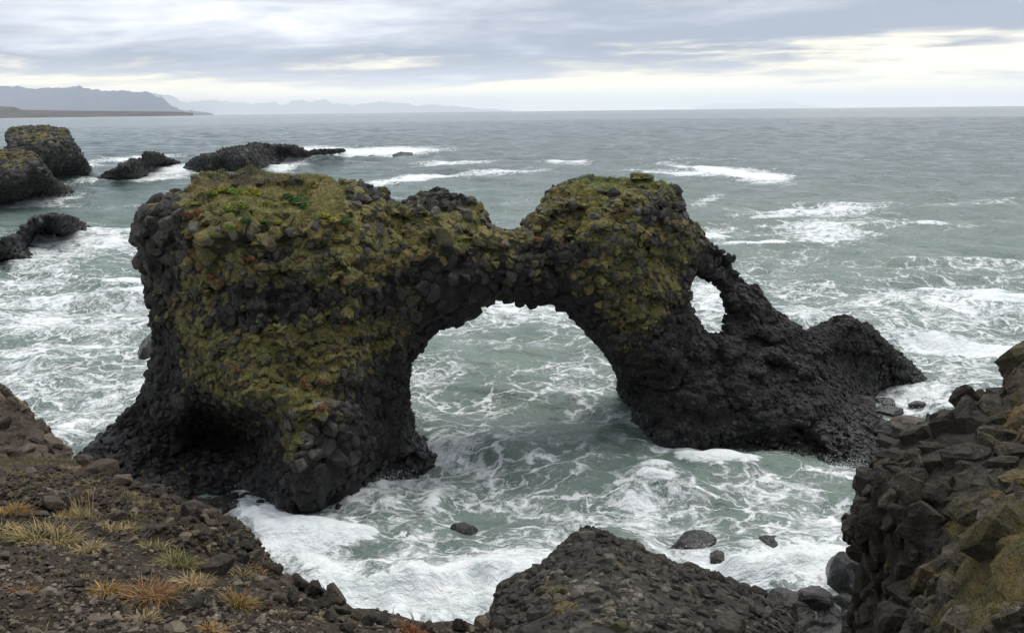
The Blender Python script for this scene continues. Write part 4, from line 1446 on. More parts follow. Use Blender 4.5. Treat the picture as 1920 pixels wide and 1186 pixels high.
# --- loose stones
def stone_mesh(seed, mat, n=16, flat=0.7, tint=(1, 0, .5, 1), detail=0):
    rg = np.random.default_rng(seed)
    bm = bmesh.new()
    P = rg.normal(size=(n, 3))
    P /= np.linalg.norm(P, axis=1, keepdims=True)
    P *= rg.uniform(0.85, 1.1, (n, 1)) * [1.0, rg.uniform(0.7, 1.0), rg.uniform(flat - 0.15, flat + 0.15)]
    vs = [bm.verts.new(p) for p in P]
    r = bmesh.ops.convex_hull(bm, input=vs)
    for v in [g for g in r['geom_interior'] if isinstance(g, bmesh.types.BMVert)]:
        bm.verts.remove(v)
    if detail:
        bmesh.ops.bevel(bm, geom=bm.edges[:], offset=0.06, segments=1, affect='EDGES', clamp_overlap=True)
        bmesh.ops.triangulate(bm, faces=bm.faces[:])
        for _ in range(detail):
            bmesh.ops.subdivide_edges(bm, edges=bm.edges[:], cuts=1, use_grid_fill=True)
        bm.normal_update()
        P2 = np.array([v.co for v in bm.verts])
        N2 = np.array([v.normal for v in bm.verts])
        P2 = P2 + N2 * (0.10 * fbm(P2 + seed * 3.1, 2.2, 3, 0.6))[:, None]
        for v, c in zip(bm.verts, P2):
            v.co = c
    bm.verts.ensure_lookup_table()
    bm.verts.index_update()
    V = np.array([v.co for v in bm.verts])
    F = [tuple(v.index for v in f.verts) for f in bm.faces]
    bm.free()
    return V, F, mesh('stone', V, F, mat, np.array(tint, float))


rgS = np.random.default_rng(77)
STONES = []
for i in range(14):
    b = [0.5, 0.75, 1.0, 1.35, 1.7][i % 5]
    STONES.append(stone_mesh(200 + i, MAT_STONE, 14, 0.68, (b, 0.0, 0.5, 1)))
    STONES[-1][2]['shade'] = 'dark loose' if b < 0.9 else 'grey loose' if b < 1.5 else 'pale loose'


def place_rock(label, u, v, wpx, mat, seed, hratio=0.8, bright=1.0, moss=0.0, group=None, sink=0.3, name='rock', cat='rock'):
    """a boulder whose middle is seen at (u, v) on the slope"""
    p = hit_ground(u, min(v + wpx * hratio * 0.45, 1300))
    if p is None:
        return
    L = np.linalg.norm(p - CAM)
    r = wpx / 2 * L / FPX
    V, F, me = stone_mesh(seed, mat, 18, 0.85, (bright, moss, 0.45, 1), detail=1)
    o = obj(name, me, loc=(p[0], p[1], p[2] + r * hratio * (1 - sink) * 0.8), label=label, cat=cat, group=group)
    o.scale = (r * 1.25, r * 1.1, r * hratio * 1.35)
    o.rotation_euler = (0, 0, seed * 1.7)


place_rock('pale blocky boulder standing on the cliff edge above white surf', 624, 1108, 44, MAT_NEAR, 301, 1.15, 1.6, 0.15)
place_rock('dark boulder just left of the pale block on the cliff edge', 590, 1100, 32, MAT_NEAR, 302, 0.9, 0.8)
place_rock('brown boulder second left of the pale block on the edge', 562, 1086, 40, MAT_NEAR, 303, 0.8, 1.0)
place_rock('pale upright stone set below the edge boulders', 552, 1112, 30, MAT_NEAR, 304, 1.3, 1.5)
place_rock('small dark boulder on the edge where the slope meets foam', 517, 1066, 26, MAT_NEAR, 305, 0.8, 0.9)
place_rock('rounded brown boulder on the crest below the arch foot', 356, 948, 46, MAT_RED, 306, 0.8, 0.9)
place_rock('smooth tan boulder half sunk in the crest under the dark pillar', 228, 896, 30, MAT_RED, 307, 0.7, 1.2)
place_rock('grey rounded stone perched on the crest beside the crag notch', 222, 876, 15, MAT_STONE, 308, 0.9, 1.5)
place_rock('broad brown rock crowning the crest near the notch', 195, 876, 46, MAT_RED, 309, 0.6, 0.9)
place_rock('reddish boulder at the foot of the crag notch', 160, 862, 30, MAT_RED, 310, 0.7, 1.0)
place_rock('wide low brown rock in mid slope', 405, 1058, 62, MAT_RED, 311, 0.5, 0.7)
place_rock('dark red block sunk in the slope beneath the crag', 100, 945, 44, MAT_RED, 312, 0.7, 0.9)
place_rock('grey rough boulder in the middle of the upper slope', 130, 938, 34, MAT_NEAR, 313, 0.7, 1.2)
place_rock('largest pale flat stone lying in the gravel', 92, 1108, 26, MAT_STONE, 314, 0.55, 1.7)
place_rock('dark block in the gravel at the bottom of the slope', 368, 1128, 36, MAT_NEAR, 315, 0.6, 0.7)
place_rock('grey slab at the bottom edge of the gravel', 337, 1172, 32, MAT_STONE, 316, 0.6, 1.2)
place_rock('brown stone below the wide low rock', 505, 1095, 34, MAT_RED, 317, 0.6, 0.8)
place_rock('knobbly dark rock on the crest of the lower edge', 715, 1158, 30, MAT_NEAR, 318, 0.6, 0.6)
for k, (u, v, w) in enumerate([(400, 962, 22), (420, 975, 26), (438, 985, 20), (385, 955, 18), (330, 935, 18), (300, 922, 20), (275, 915, 16), (448, 1000, 24), (462, 1020, 26), (480, 1042, 24), (492, 1056, 20),
                               (415, 990, 20), (395, 978, 18), (430, 1010, 22), (455, 1045, 20), (540, 1092, 22), (605, 1128, 26), (645, 1140, 26), (670, 1152, 22), (575, 1132, 24), (690, 1160, 20), (740, 1168, 18), (800, 1172, 20),
                               (860, 1170, 22), (905, 1165, 24), (520, 1120, 20), (620, 1150, 24), (560, 1150, 20), (650, 1172, 22), (935, 1172, 26), (250, 908, 16), (350, 975, 18), (310, 945, 15)]):
    place_rock('rough %s rock lining the %s' % ('dark brown' if k % 3 else 'reddish', 'crest under the dark arch pillar' if v < 990 else 'cliff edge above the white surf' if v < 1130 else 'lowest edge of the slope'), u, v, w * 1.25, MAT_NEAR if k % 3 else MAT_RED, 330 + k, 0.75, 0.75 + 0.5 * ((k * 37) % 10) / 10, group='rough rocks lining the cliff edge')


def scatter_stones():
    rg = np.random.default_rng(88)
    cand = []
    for _ in range(14000):
        u, v = rg.uniform(-40, 960), rg.uniform(880, 1200)
        dens = 0.55
        if v > 1040 and u < 520:
            dens = 0.5 + 0.5 * (v - 1040) / 140
        dens *= 1.0 if fbm(np.array([u, v, 0.0]), 0.012, 2) > -0.15 else 0.35
        if rg.random() > dens:
            continue
        cand.append((u, v))
    pts = []
    for u, v in cand:
        p = hit_ground(u, v)
        if p is None:
            continue
        L = np.linalg.norm(p - CAM)
        px = min(rg.lognormal(math.log(6.5), 0.50), 26)
        pts.append((px, p, L))
    pts.sort(key=lambda q: -q[0])
    n = 0
    heaps = {'gravel': ([], [], [], [0]), 'rubble': ([], [], [], [0])}
    for k, (px, p, L) in enumerate(pts):
        r = px / 2 * L / FPX
        V, F, me = STONES[rg.integers(len(STONES))]
        a = rg.uniform(0, 6.28)
        tl = rg.normal(0, 0.25, 2)
        R = Matrix.Rotation(a, 3, 'Z') @ Matrix.Rotation(tl[0], 3, 'X') @ Matrix.Rotation(tl[1], 3, 'Y')
        if n < 290:
            o = obj('stone', me, loc=(p[0], p[1], p[2] + r * 0.30), label='%s %s stone lying on the %s slope' % ('large' if px > 17 else 'small', me['shade'], 'lower gravel' if p[1] < 4.4 else 'upper rubble'), cat='stone', group='loose stones on the gravel slope')
            o.scale = (r, r, r)
            o.rotation_euler = R.to_euler()
            n += 1
        else:
            near = p[1] < 4.4
            Vs, Fs, Ts, oo = heaps['gravel' if near and rg.random() < 0.85 else 'rubble']
            if not near:
                r *= 1.35
            Vs.append((np.array(R) @ (V.T * r) + (p + [0, 0, r * 0.3])[:, None]).T)
            Fs += [tuple(x + oo[0] for x in f) for f in F]
            oo[0] += len(V)
            Ts.append(np.tile([rg.choice([0.4, 0.6, 0.8, 1.2, 1.9] if near else [0.4, 0.55, 0.7, 0.9, 1.2]), 0, 0.5, 1], (len(V), 1)))
    for nm, mt, lb in (('gravel', MAT_STONE, 'fine pale gravel strewn over the lower slope'), ('rubble', MAT_RED, 'brown rubble and clods covering the upper slope')):
        Vs, Fs, Ts, oo = heaps[nm]
        obj(nm, mesh(nm, np.concatenate(Vs), Fs, mt, np.concatenate(Ts)), kind='stuff', label=lb, cat=nm)


scatter_stones()
print('ground', time.time() - T0)

# --- the boulder beach between the mound and the crag
_shore = [(1480, 1150), (1530, 1120), (1560, 1092), (1600, 1080), (1660, 1100), (1680, 1260), (1450, 1260)]
_sp = sea(np.array([p[0] for p in _shore]), np.array([p[1] for p in _shore]))


def build_shore():
    xs = np.arange(_sp[:, 0].min() - 3, _sp[:, 0].max() + 4, 0.25)
    ys = np.arange(_sp[:, 1].min() - 6, _sp[:, 1].max() + 3, 0.25)
    X, Y = np.meshgrid(xs, ys, indexing='ij')
    d = sdpoly(_sp[:, :2], X, Y)
    Z = np.clip(d * 0.35, -1.5, 0.8) + 0.25 * fbm(np.stack([X, Y, 0 * X], -1), 0.9, 3) - 0.1
    nx, ny = X.shape
    i = np.arange(nx - 1)[:, None] * ny + np.arange(ny - 1)[None]
    Q = np.stack([i, i + ny, i + ny + 1, i + 1], -1).reshape(-1, 4)
    V = np.stack([X, Y, Z], -1).reshape(-1, 3)
    obj('beach', mesh('beach', V, Q, MAT_WET, np.array([1.0, 0, .5, 1])), kind='structure', label='dark rubble beach below the crag', cat='beach')


build_shore()
surf_rock('largest black boulder at the water foot of the right crag', 1600, 1096, 86, 66, 61, bright=1.1, name='boulder', cat='boulder', sink=0.3, group=None)
surf_rock('angular grey boulder at the left end of the boulder beach', 1478, 1128, 56, 40, 62, bright=1.6, name='boulder', cat='boulder', sink=0.3, group=None, mat=MAT_ARCH)
surf_rock('low dark boulder splashed by foam above the largest boulder', 1568, 1062, 44, 16, 63, name='boulder', cat='boulder', sink=0.3, group=None)
surf_rock('black boulder left of the largest one in the foam', 1548, 1082, 36, 30, 64, name='boulder', cat='boulder', sink=0.3, group=None)
surf_rock('wet pointed boulder nearest the foam left of centre on the beach', 1535, 1092, 28, 22, 65, name='boulder', cat='boulder', sink=0.3, group=None)
surf_rock('broad grey boulder in the middle of the boulder beach', 1532, 1132, 62, 40, 66, bright=1.5, mat=MAT_ARCH, name='boulder', cat='boulder', sink=0.3, group=None)
for k, (u, v, w, h_) in enumerate([(1500, 1152, 44, 26), (1560, 1150, 40, 28), (1590, 1140, 44, 28), (1515, 1170, 40, 24), (1555, 1176, 40, 24), (1600, 1172, 44, 26), (1580, 1125, 30, 22), (1505, 1182, 36, 22),
                                   (1622, 1150, 40, 30), (1540, 1158, 28, 18), (1575, 1162, 30, 20), (1530, 1188, 36, 20), (1610, 1190, 40, 22), (1480, 1150, 30, 20), (1572, 1192, 36, 20), (1520, 1110, 26, 16)]):
    surf_rock('%s heaped %s on the small beach below the crag' % ('greyer boulder' if (k * 7) % 5 > 2 else 'dark boulder', 'beside the mound' if u < 1535 else 'against the crag'), u, v, w, h_, 80 + k, bright=1.0 + 0.6 * ((k * 7) % 5) / 5, mat=MAT_ARCH, name='boulder', cat='boulder', group='boulders heaped on the small beach', sink=0.2)
surf_rock('rounded grey boulder at the bottom edge beside the mound', 1370, 1176, 56, 34, 120, bright=1.2, mat=MAT_MOUND, name='boulder', cat='boulder', sink=0.3, group=None, Y=13.5)


# ------------------------------------------------------------------ grass and plants
def blades(P, length, width, rg, col, lean=0.5, up=None, seg=3, jitter=0.25, spread=None):
    """curved tapering blades, returns verts, faces, tint"""
    n = len(P)
    length = np.broadcast_to(length, n) * rg.uniform(0.6, 1.15, n)
    az = rg.uniform(0, 2 * np.pi, n)
    ln = np.abs(rg.normal(lean, 0.25, n))
    dirh = np.stack([np.cos(az), np.sin(az), 0 * az], 1)
    if spread is not None:
        dirh = dirh * 0.6 + spread
        dirh /= np.linalg.norm(dirh, axis=1, keepdims=True) + 1e-9
    side = np.stack([-dirh[:, 1], dirh[:, 0], 0 * az], 1)
    # turn the flat of half of the blades
    side = side * 0.6 + rg.normal(0, 0.5, (n, 3)) * [1, 1, 0.2]
    side /= np.linalg.norm(side, axis=1, keepdims=True) + 1e-9
    U = np.array([0, 0, 1.0]) if up is None else up
    V, T_ = [], []
    for k in range(seg + 1):
        f = k / seg
        th = ln * f * 1.1
        c = P + (U * (np.cos(th) * f)[:, None] + dirh * (np.sin(th) * f)[:, None]) * length[:, None]
        w = np.broadcast_to(width, n) * (1 - f) ** 0.7
        if k < seg:
            V += [c - side * w[:, None] / 2, c + side * w[:, None] / 2]
        else:
            V += [c]
    V = np.stack(V, 1)          # n, 2*seg+1, 3
    m = V.shape[1]
    F3, F4 = [], []
    b = np.arange(n)[:, None] * m
    F = []
    for k in range(seg - 1):
        F4.append(b + np.array([[2 * k, 2 * k + 1, 2 * k + 3, 2 * k + 2]]))
    F3.append(b + np.array([[2 * seg - 2, 2 * seg - 1, 2 * seg]]))
    q = np.concatenate(F4)
    tri = np.concatenate([q[:, [0, 1, 2]], q[:, [0, 2, 3]], np.concatenate(F3)])
    col = np.asarray(col, float)
    if col.ndim == 1:
        col = np.tile(col, (n, 1))
    col = col * np.exp(rg.normal(0, jitter, (n, 1)))
    T_ = np.repeat(col, m, 0)
    return V.reshape(-1, 3), tri, np.clip(T_, 0, 0.8)


STRAW = np.array([0.34, 0.255, 0.13])
GOLD = np.array([0.33, 0.20, 0.07])
RUST = np.array([0.245, 0.135, 0.062])
GREEN = np.array([0.07, 0.105, 0.022])
OLIVE = np.array([0.125, 0.115, 0.035])


def tuft(label, u, v, wpx, hpx, col, seed, n=170, green=0.0, lean=0.95, name='grass_tuft', group=None, cat='grass tuft'):
    rg = np.random.default_rng(seed)
    p = hit_ground(u, v)
    if p is None:
        return
    L = np.linalg.norm(p - CAM)
    r = wpx / 2 * L / FPX
    hgt = hpx * L / FPX * 0.78
    a = rg.uniform(0, 6.28, n)
    rr = r * 0.75 * np.sqrt(rg.random(n))
    P = np.stack([np.cos(a) * rr, np.sin(a) * rr * 0.7, 0 * a], 1)
    P[:, 2] = gz(P[:, 0] + p[0], P[:, 1] + p[1]) - p[2] - 0.01
    sp = np.stack([np.cos(a), np.sin(a), 0 * a], 1) * (rr / r)[:, None] * 1.4
    c = np.tile(col, (n, 1))
    g = rg.random(n) < green
    c[g] = GREEN * rg.uniform(0.8, 1.5, (g.sum(), 1))
    V, F, T_ = blades(P, hgt, 0.0045 + 0.0005 * L, rg, c, lean, seg=4, jitter=0.3, spread=sp)
    return obj(name, mesh(name, V, F, MAT_GRASS, T_), loc=p, label=label, cat=cat, group=group)


tuft('wide golden grass tuft with a green patch on the turf hummock', 88, 1022, 120, 46, STRAW * 1.1, 401, 420, 0.22)
tuft('small straw tuft hanging over the bare soil face', 172, 1034, 56, 34, STRAW, 402, 200, 0.08)
tuft('orange straw tuft among the pebbles left of the rusty one', 200, 1112, 44, 38, GOLD, 403, 150, 0.1)
tuft('largest rusty orange grass tuft at the bottom of the slope', 285, 1128, 78, 56, RUST * 1.15, 404, 320, 0.06)
tuft('thin rusty tuft at the left edge of the gravel', 42, 1110, 40, 24, RUST, 405, 90, 0.0)
tuft('dark green and gold tuft on its own mound of turf', 338, 1064, 62, 46, STRAW * 0.9, 406, 260, 0.35)
tuft('pale bleached tuft right of the rusty one', 366, 1100, 52, 42, STRAW * 1.1, 407, 170, 0.0)
tuft('bent brown tuft near the bottom right of the slope', 447, 1140, 44, 50, GOLD * 0.8, 408, 170, 0.1)
tuft('long fringe of straw on the upper hummock', 140, 968, 96, 26, STRAW * 1.1, 409, 260, 0.06, 0.5)
tuft('tall thin grass stalks standing on the upper hummock', 155, 965, 50, 62, STRAW * 1.1, 410, 40, 0.0, 0.15)
tuft('bleached strip of grass trailing down from the hummock', 225, 995, 74, 26, STRAW * 1.0, 411, 240, 0.1)
tuft('golden grass at the left edge below the crag', 18, 962, 66, 30, GOLD * 1.0, 412, 240, 0.1)
tuft('straw fringe at the left edge above the gravel', 16, 1004, 70, 26, STRAW * 1.15, 413, 240, 0.05)
tuft('pale grey green tuft in the middle of the slope', 292, 1028, 60, 24, STRAW * 0.95, 414, 180, 0.25)
tuft('small straw tuft under the largest rusty tuft', 272, 1166, 40, 34, STRAW, 415, 110, 0.1)
tuft('short tuft on the bottom edge of the picture', 398, 1186, 40, 30, GOLD, 416, 110, 0.0)
tuft('dry tuft right of the wide low rock', 455, 1080, 50, 24, STRAW * 0.75, 417, 130, 0.15)
tuft('small golden tuft on the edge above the surf', 484, 1070, 28, 20, GOLD, 418, 80, 0.0)
tuft('yellow green tuft below the bent brown one', 482, 1134, 26, 16, np.array([0.18, 0.19, 0.04]), 419, 80, 0.4)
tuft('reddish plant with small yellow heads at the bottom edge', 768, 1182, 60, 22, np.array([0.22, 0.085, 0.04]), 420, 240, 0.05, name='heath_plant', cat='plant')
tuft('faint straw tuft high on the slope below the notch', 130, 882, 40, 14, STRAW * 0.9, 421, 120, 0.1)
tuft('small tuft under the crag at the left edge', 90, 898, 60, 16, STRAW * 0.8, 422, 150, 0.15)
tuft('two thin stalks standing against the white surf', 785, 1168, 34, 52, STRAW * 0.7, 423, 5, 0.0, 0.15, cat='grass stalks', name='grass_stalks')
for k, (u, v, w) in enumerate([(200, 905, 40), (240, 925, 36), (280, 945, 40), (330, 955, 36), (180, 925, 40), (290, 1060, 30), (380, 1020, 40), (410, 1005, 30), (60, 920, 40), (520, 1150, 34), (590, 1160, 34), (660, 1165, 28),
                               (250, 970, 46), (345, 1000, 40), (30, 890, 40), (150, 910, 36), (425, 1110, 36), (540, 1125, 30)] +
                              [(float(a), float(b), float(c)) for a, b, c in zip(np.random.default_rng(3).uniform(0, 560, 34), np.random.default_rng(4).uniform(890, 1180, 34), np.random.default_rng(5).uniform(12, 32, 34))]):
    tuft('short dry tuft on the %s' % ('rubble just under the crest' if v < 940 else 'stony middle of the slope' if v < 1060 else 'pebbly lower slope' if u < 480 else 'lowest edge of the slope'), u, v, w, w * 0.36, STRAW * (0.7 + 0.06 * (k % 6)), 440 + k, 90, 0.12, group='short dry tufts over the stony slope')


def turf(name, label, V, Q, n, mask, length, width, colf, seed, lean=0.6, seg=2, cat='grass'):
    """short grass as a mass on the upper side of a rock"""
    rg = np.random.default_rng(seed)
    P, pick, T_, N = sample_surface(V, Q, n * 8, rg)
    Nn = N[pick]
    d = CAM - P
    keep = (Nn[:, 2] > 0.25) & ((d * Nn).sum(1) > -0.3 * np.linalg.norm(d, axis=1)) & (rg.random(len(P)) < mask(P))
    P = P[keep][:n]
    c = colf(P, rg)
    W_, F, T2 = blades(P - [0, 0, 0.03], length, width, rg, c, lean, seg=seg, jitter=0.3)
    return obj(name, mesh(name, W_, F, MAT_GRASS, T2), kind='stuff', label=label, cat=cat)


def arch_turf_mask(P):
    u, v = project(P)
    a = np.clip(sdpoly(CAP_A, u, v) / 14 + 0.7, 0, 1)
    b = np.clip(sdpoly(CAP_B, u, v) / 8 + 0.7, 0, 1)
    c = 0.22 * np.clip(sdpoly(MOSS_POLY, u, v) / 20, 0, 1) * (fbm(P, 0.6, 2) > 0.0)
    d = 0.6 * gauss_px(u, v, 560, 700, 70, 70) + 0.5 * gauss_px(u, v, 400, 640, 40, 20)
    return np.clip(np.maximum(np.maximum(a, b), np.maximum(c, d)), 0, 1)


def arch_turf_col(P, rg):
    u, v = project(P)
    g = np.clip(0.8 * (fbm(P, 0.35, 3) + 0.3) + 0.8 * (u > 1000) * (v < 370) + 0.5 * gauss_px(u, v, 490, 385, 130, 26), 0, 1)[:, None]
    br = (fbm(P + 40, 0.8, 2) > 0.15)[:, None]
    c = np.where(br, np.array([0.255, 0.180, 0.066]), np.array([0.190, 0.160, 0.048]))
    return c * (1 - g) + np.array([0.135, 0.200, 0.036]) * g


turf('grass', 'short brown and green grass covering the top of the arch', ARCH_V, ARCH_Q, 85000, arch_turf_mask, 0.26, 0.028, arch_turf_col, 501, 0.7)


def out_turf_mask(P):
    u, v = project(P)
    m = 1.0 * gauss_px(u, v, 1880, 1090, 110, 80) + 0.7 * gauss_px(u, v, 1815, 985, 35, 30) + 0.8 * gauss_px(u, v, 1920, 770, 40, 70) + 0.6 * gauss_px(u, v, 1770, 1180, 50, 25) + 0.6 * gauss_px(u, v, 1920, 950, 40, 60)
    return np.clip(m, 0, 1) * (0.35 + 0.65 * (fbm(P, 2.0, 2) > -0.05))


def out_turf_col(P, rg):
    u, v = project(P)
    k = fbm(P, 1.8, 3)[:, None]
    c = np.where(k > 0.15, np.array([0.20, 0.13, 0.03]), np.where(k > -0.15, np.array([0.105, 0.095, 0.028]), np.array([0.065, 0.075, 0.022])))
    gold = gauss_px(u, v, 1845, 1035, 30, 25)[:, None] + gauss_px(u, v, 1915, 765, 30, 50)[:, None]
    return c * (1 - 0.7 * np.clip(gold, 0, 1)) + np.array([0.30, 0.19, 0.035]) * 0.7 * np.clip(gold, 0, 1)


turf('grass', 'olive and golden moss and grass on the ledges of the right crag', OUT_V, OUT_Q, 42000, out_turf_mask, 0.13, 0.009, out_turf_col, 502, 0.8)


def slope_grass():
    rg = np.random.default_rng(503)
    V, Cc = [], []
    n = 26000
    u, v = rg.uniform(-60, 720, n), rg.uniform(865, 1190, n)
    pts = []
    X = rg.uniform(-9, 1.0, 60000)
    Y = rg.uniform(2.4, 11, 60000)
    P = np.stack([X, Y, gz(X, Y)], 1)
    uu, vv = project(P)
    d = sdpoly(LAND, X, Y)
    m = fbm(np.stack([X, Y, 0 * X], 1), 0.9, 4, 0.6)
    keep = (uu > -80) & (uu < 960) & (d > -0.3) & (rg.random(len(X)) < np.clip((m - 0.02) * 3, 0, 0.9) * np.clip((1120 - vv) / 120, 0.08, 1))
    P = P[keep][:24000]
    k = fbm(P, 2.0, 2)[:, None]
    c = np.where(k > 0, STRAW * 0.75, OLIVE * 1.1)
    W_, F, T2 = blades(P - [0, 0, 0.005], 0.085, 0.0055, rg, c, 1.1, seg=2, jitter=0.35)
    obj('dry_grass', mesh('dry_grass', W_, F, MAT_GRASS, T2), kind='stuff', label='sparse dry grass and moss spread over the upper slope', cat='grass')


slope_grass()


def leaf_plant(label, u, v, wpx, col, seed, bvh, group=None, name='leafy_plant'):
    """low cushion of small rounded leaves growing on the arch"""
    rg = np.random.default_rng(seed)
    d = ray(u, v)
    hit = bvh.ray_cast(Vector(CAM), Vector(d / np.linalg.norm(d)), 200)
    if hit[0] is None:
        return
    p = np.array(hit[0])
    r = wpx * 0.72 * np.linalg.norm(p - CAM) / FPX
    n = 150
    D = rg.normal(size=(n, 3))
    D[:, 2] = np.abs(D[:, 2])
    D /= np.linalg.norm(D, axis=1, keepdims=True)
    C = D * r * rg.uniform(0.5, 1.0, (n, 1)) * [1, 0.8, 0.7] + [0, 0, 0.05]
    t = np.cross(D, rg.normal(size=(n, 3)))
    t /= np.linalg.norm(t, axis=1, keepdims=True)
    b = np.cross(D, t)
    s = r * 0.22
    V = np.stack([C - t * s, C - b * s * 0.7 + D * s * 0.2, C + t * s, C + b * s * 0.7 + D * s * 0.2], 1).reshape(-1, 3)
    F = np.arange(4 * n).reshape(n, 4)
    T_ = np.repeat(np.array(col) * np.exp(rg.normal(0, 0.3, (n, 1))), 4, 0)
    obj(name, mesh(name, V, F, MAT_GRASS, np.clip(T_, 0, 0.6)), loc=p, label=label, cat='plant', group=group)


LG, YG, DG, RD = (0.14, 0.21, 0.035), (0.26, 0.24, 0.04), (0.06, 0.13, 0.035), (0.19, 0.09, 0.048)
for k, (u, v, w, c) in enumerate([(398, 366, 14, LG), (412, 360, 16, YG), (432, 362, 18, LG), (447, 365, 18, LG), (460, 367, 14, YG), (477, 362, 16, YG), (484, 368, 12, YG), (502, 384, 16, YG), (455, 390, 18, LG),
                                  (428, 396, 16, LG), (558, 382, 26, DG), (574, 390, 20, DG), (650, 418, 20, DG), (610, 408, 18, YG), (625, 416, 18, YG), (462, 416, 16, DG), (432, 428, 14, LG), (595, 352, 16, YG),
                                  (655, 540, 14, DG), (492, 418, 12, LG), (540, 372, 16, DG), (520, 420, 12, YG)]):
    leaf_plant({LG: 'low bright green leafy plant on the left top of the arch', YG: 'low yellow green plant on the left top of the arch',
                DG: 'low deep green leafy plant on the left top of the arch'}[c], u, v, w, c, 600 + k, ARCH_BVH, 'leafy plants on the left top of the arch')
for k, (u, v, w) in enumerate([(604, 768, 16), (446, 697, 12), (605, 718, 12), (640, 612, 12), (630, 620, 10), (568, 716, 10), (350, 405, 14), (372, 402, 16), (470, 488, 18), (395, 522, 14), (940, 462, 12),
                               (1008, 452, 14), (1098, 494, 12), (354, 448, 12), (415, 535, 14), (575, 730, 10), (560, 492, 10)]):
    leaf_plant('small rust red plant growing among moss on the arch face', u, v, w, RD, 640 + k, ARCH_BVH, 'rust red plants on the arch face', 'heath_plant')
print('plants', time.time() - T0)


# ------------------------------------------------------------------ birds on the skerries
def bird_mesh():
    bm = bmesh.new()
    secs = [(-0.34, 0.10, 0.02), (-0.18, 0.16, 0.07), (0.0, 0.22, 0.12), (0.14, 0.32, 0.10), (0.20, 0.44, 0.055), (0.24, 0.54, 0.05), (0.30, 0.60, 0.055), (0.40, 0.60, 0.015)]
    rings = []
    for x, z, r in secs:
        rings.append([bm.verts.new((x, r * math.cos(a), z + r * math.sin(a))) for a in np.arange(6) * math.pi / 3])
    for a, b in zip(rings[:-1], rings[1:]):
        for k in range(6):
            bm.faces.new((a[k], a[(k + 1) % 6], b[(k + 1) % 6], b[k]))
    bm.faces.new(rings[0][::-1])
    bm.faces.new(rings[-1])
    for s in (-0.05, 0.05):
        vs = [bm.verts.new((dx, s + dy, z)) for z in (0.0, 0.14) for dx, dy in ((-0.012, -0.012), (0.012, -0.012), (0.012, 0.012), (-0.012, 0.012))]
        for k in range(4):
            bm.faces.new((vs[k], vs[(k + 1) % 4], vs[4 + (k + 1) % 4], vs[4 + k]))
    V = np.array([v.co for v in bm.verts])
    bm.verts.index_update()
    F = [tuple(v.index for v in f.verts) for f in bm.faces]
    bm.free()
    return V * 1.0, F


BV, BF = bird_mesh()
BIRD_D = mesh('bird', BV, BF, MAT_GRASS, np.array([0.02, 0.02, 0.02, 1]))
BIRD_L = mesh('bird', BV, BF, MAT_GRASS, np.array([0.6, 0.6, 0.6, 1]))


def birds():
    rg = np.random.default_rng(9)
    deps = bpy.context.evaluated_depsgraph_get()
    for lo, hi, vt, n, grp in ((405, 570, 270, 46, 'dark birds lined up on the long skerry'), (266, 325, 284, 14, 'dark birds on the small pointed skerry')):
        k = 0
        for _ in range(n * 3):
            u = rg.uniform(lo, hi)
            v0 = 268 if n > 20 else 284
            for v in np.arange(v0, v0 + 30, 0.6):
                d = ray(u, v)
                r = scene.ray_cast(deps, Vector(CAM), Vector(d / np.linalg.norm(d)))
                if r[0] and (r[4].parent or r[4]).name.startswith('skerry'):
                    p = np.array(r[1])
                    dark = rg.random() < 0.85
                    o = obj('bird', BIRD_D if dark else BIRD_L, loc=p - [0, 0, 0.05], cat='bird', group=grp if dark else 'white gulls on the skerries',
                            label=('dark bird perched on the long skerry' if n > 20 else 'dark bird perched on the small pointed skerry') if dark else 'white gull perched among dark birds on a skerry')
                    o.rotation_euler = (0, 0, rg.uniform(0, 6.28))
                    k += 1
                    break
            if k >= n:
                break


bpy.context.view_layer.update()
birds()


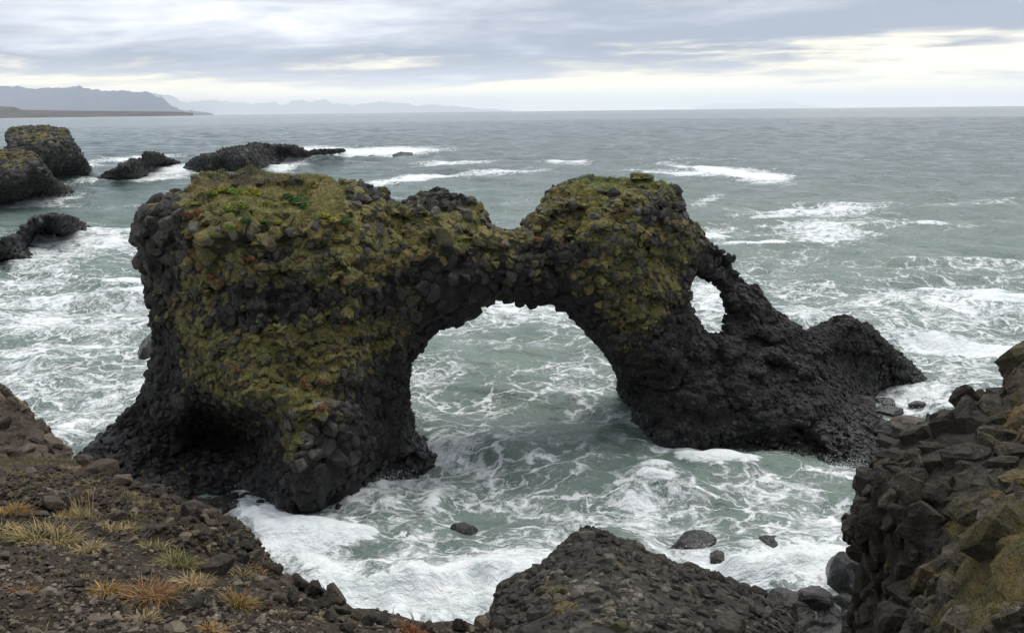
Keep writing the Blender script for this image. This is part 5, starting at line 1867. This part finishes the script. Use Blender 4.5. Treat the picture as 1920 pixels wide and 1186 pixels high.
# ------------------------------------------------------------------ spray thrown up where waves break
def spray():
    rg = np.random.default_rng(71)
    oct_v = np.array([(1, 0, 0), (-1, 0, 0), (0, 1, 0), (0, -1, 0), (0, 0, 1), (0, 0, -1)], float)
    oct_f = np.array([(0, 2, 4), (2, 1, 4), (1, 3, 4), (3, 0, 4), (2, 0, 5), (1, 2, 5), (3, 1, 5), (0, 3, 5)])
    P, S = [], []
    # centre pixel on the water, spread (px), height (m), count
    for cx, cy, rx, ry, hz, n in ((820, 1105, 130, 26, 1.1, 5200), (930, 1115, 36, 22, 1.6, 2600), (600, 1075, 70, 30, 0.8, 1800), (470, 968, 20, 18, 1.1, 1700), (530, 985, 30, 12, 0.7, 900), (1230, 930, 36, 10, 0.5, 900),
                                  (812, 955, 12, 40, 0.5, 900), (1560, 1075, 60, 18, 1.0, 1500), (1390, 1085, 70, 16, 0.6, 1200), (1590, 878, 60, 8, 0.7, 900), (1450, 860, 70, 6, 0.5, 700), (730, 905, 70, 14, 0.4, 800), (1320, 1040, 60, 16, 0.6, 900),
                                  (85, 448, 40, 6, 1.2, 900), (100, 368, 40, 4, 2.0, 700), (540, 303, 22, 5, 3.5, 900), (1660, 760, 40, 10, 0.5, 500)):
        u, v = rg.normal(cx, rx * 0.6, n), rg.normal(cy, ry * 0.6, n)
        p = sea(u, v)
        clump = np.clip(0.5 + fbm(p, 0.9, 2), 0, 1.2)
        p[:, 2] = 0.1 + rg.exponential(hz * 0.38, n) * clump
        d = np.linalg.norm(p - CAM, axis=1)
        P.append(p)
        S.append(rg.uniform(0.3, 1.0, n) ** 2 * 0.00055 * d)
    P, S = np.concatenate(P), np.concatenate(S)
    V = (P[:, None] + oct_v[None] * S[:, None, None]).reshape(-1, 3)
    F = (np.arange(len(P))[:, None, None] * 6 + oct_f[None]).reshape(-1, 3)
    obj('sea_spray', mesh('sea_spray', V, F, MAT_SPRAY), kind='stuff', label='white droplets of spray thrown up by the breaking waves', cat='spray')


spray()


# ------------------------------------------------------------------ haze: the air over the bay
def haze():
    bm = bmesh.new()
    lo, hi = np.array([-90000.0, -3000.0, -1250.0]), np.array([90000.0, 122000.0, 1350.0])
    bmesh.ops.create_cube(bm, size=1.0)
    for v in bm.verts:
        v.co = Vector(tuple((lo + hi) / 2 + np.array(v.co) * (hi - lo)))
    me = bpy.data.meshes.new('haze')
    bm.to_mesh(me)
    bm.free()
    m = bpy.data.materials.new('haze')
    m.use_nodes = True
    nt = NT(m.node_tree)
    nt.n.clear()
    out = nt.node('ShaderNodeOutputMaterial')
    pv = nt.node('ShaderNodeVolumePrincipled')
    pv.inputs['Color'].default_value = (0.79, 0.875, 1.0, 1)
    pv.inputs['Density'].default_value = 0.5 / 18000
    pv.inputs['Density Attribute'].default_value = ''
    pv.inputs['Anisotropy'].default_value = 0.0
    nt.l.new(pv.outputs[0], out.inputs['Volume'])
    me.materials.append(m)
    obj('haze', me, kind='stuff', label='thin blue haze hanging over the distant bay', cat='haze')


haze()
print('done', time.time() - T0, len(bpy.data.objects), sum(len(o.data.polygons) for o in bpy.data.objects if o.type == 'MESH'))
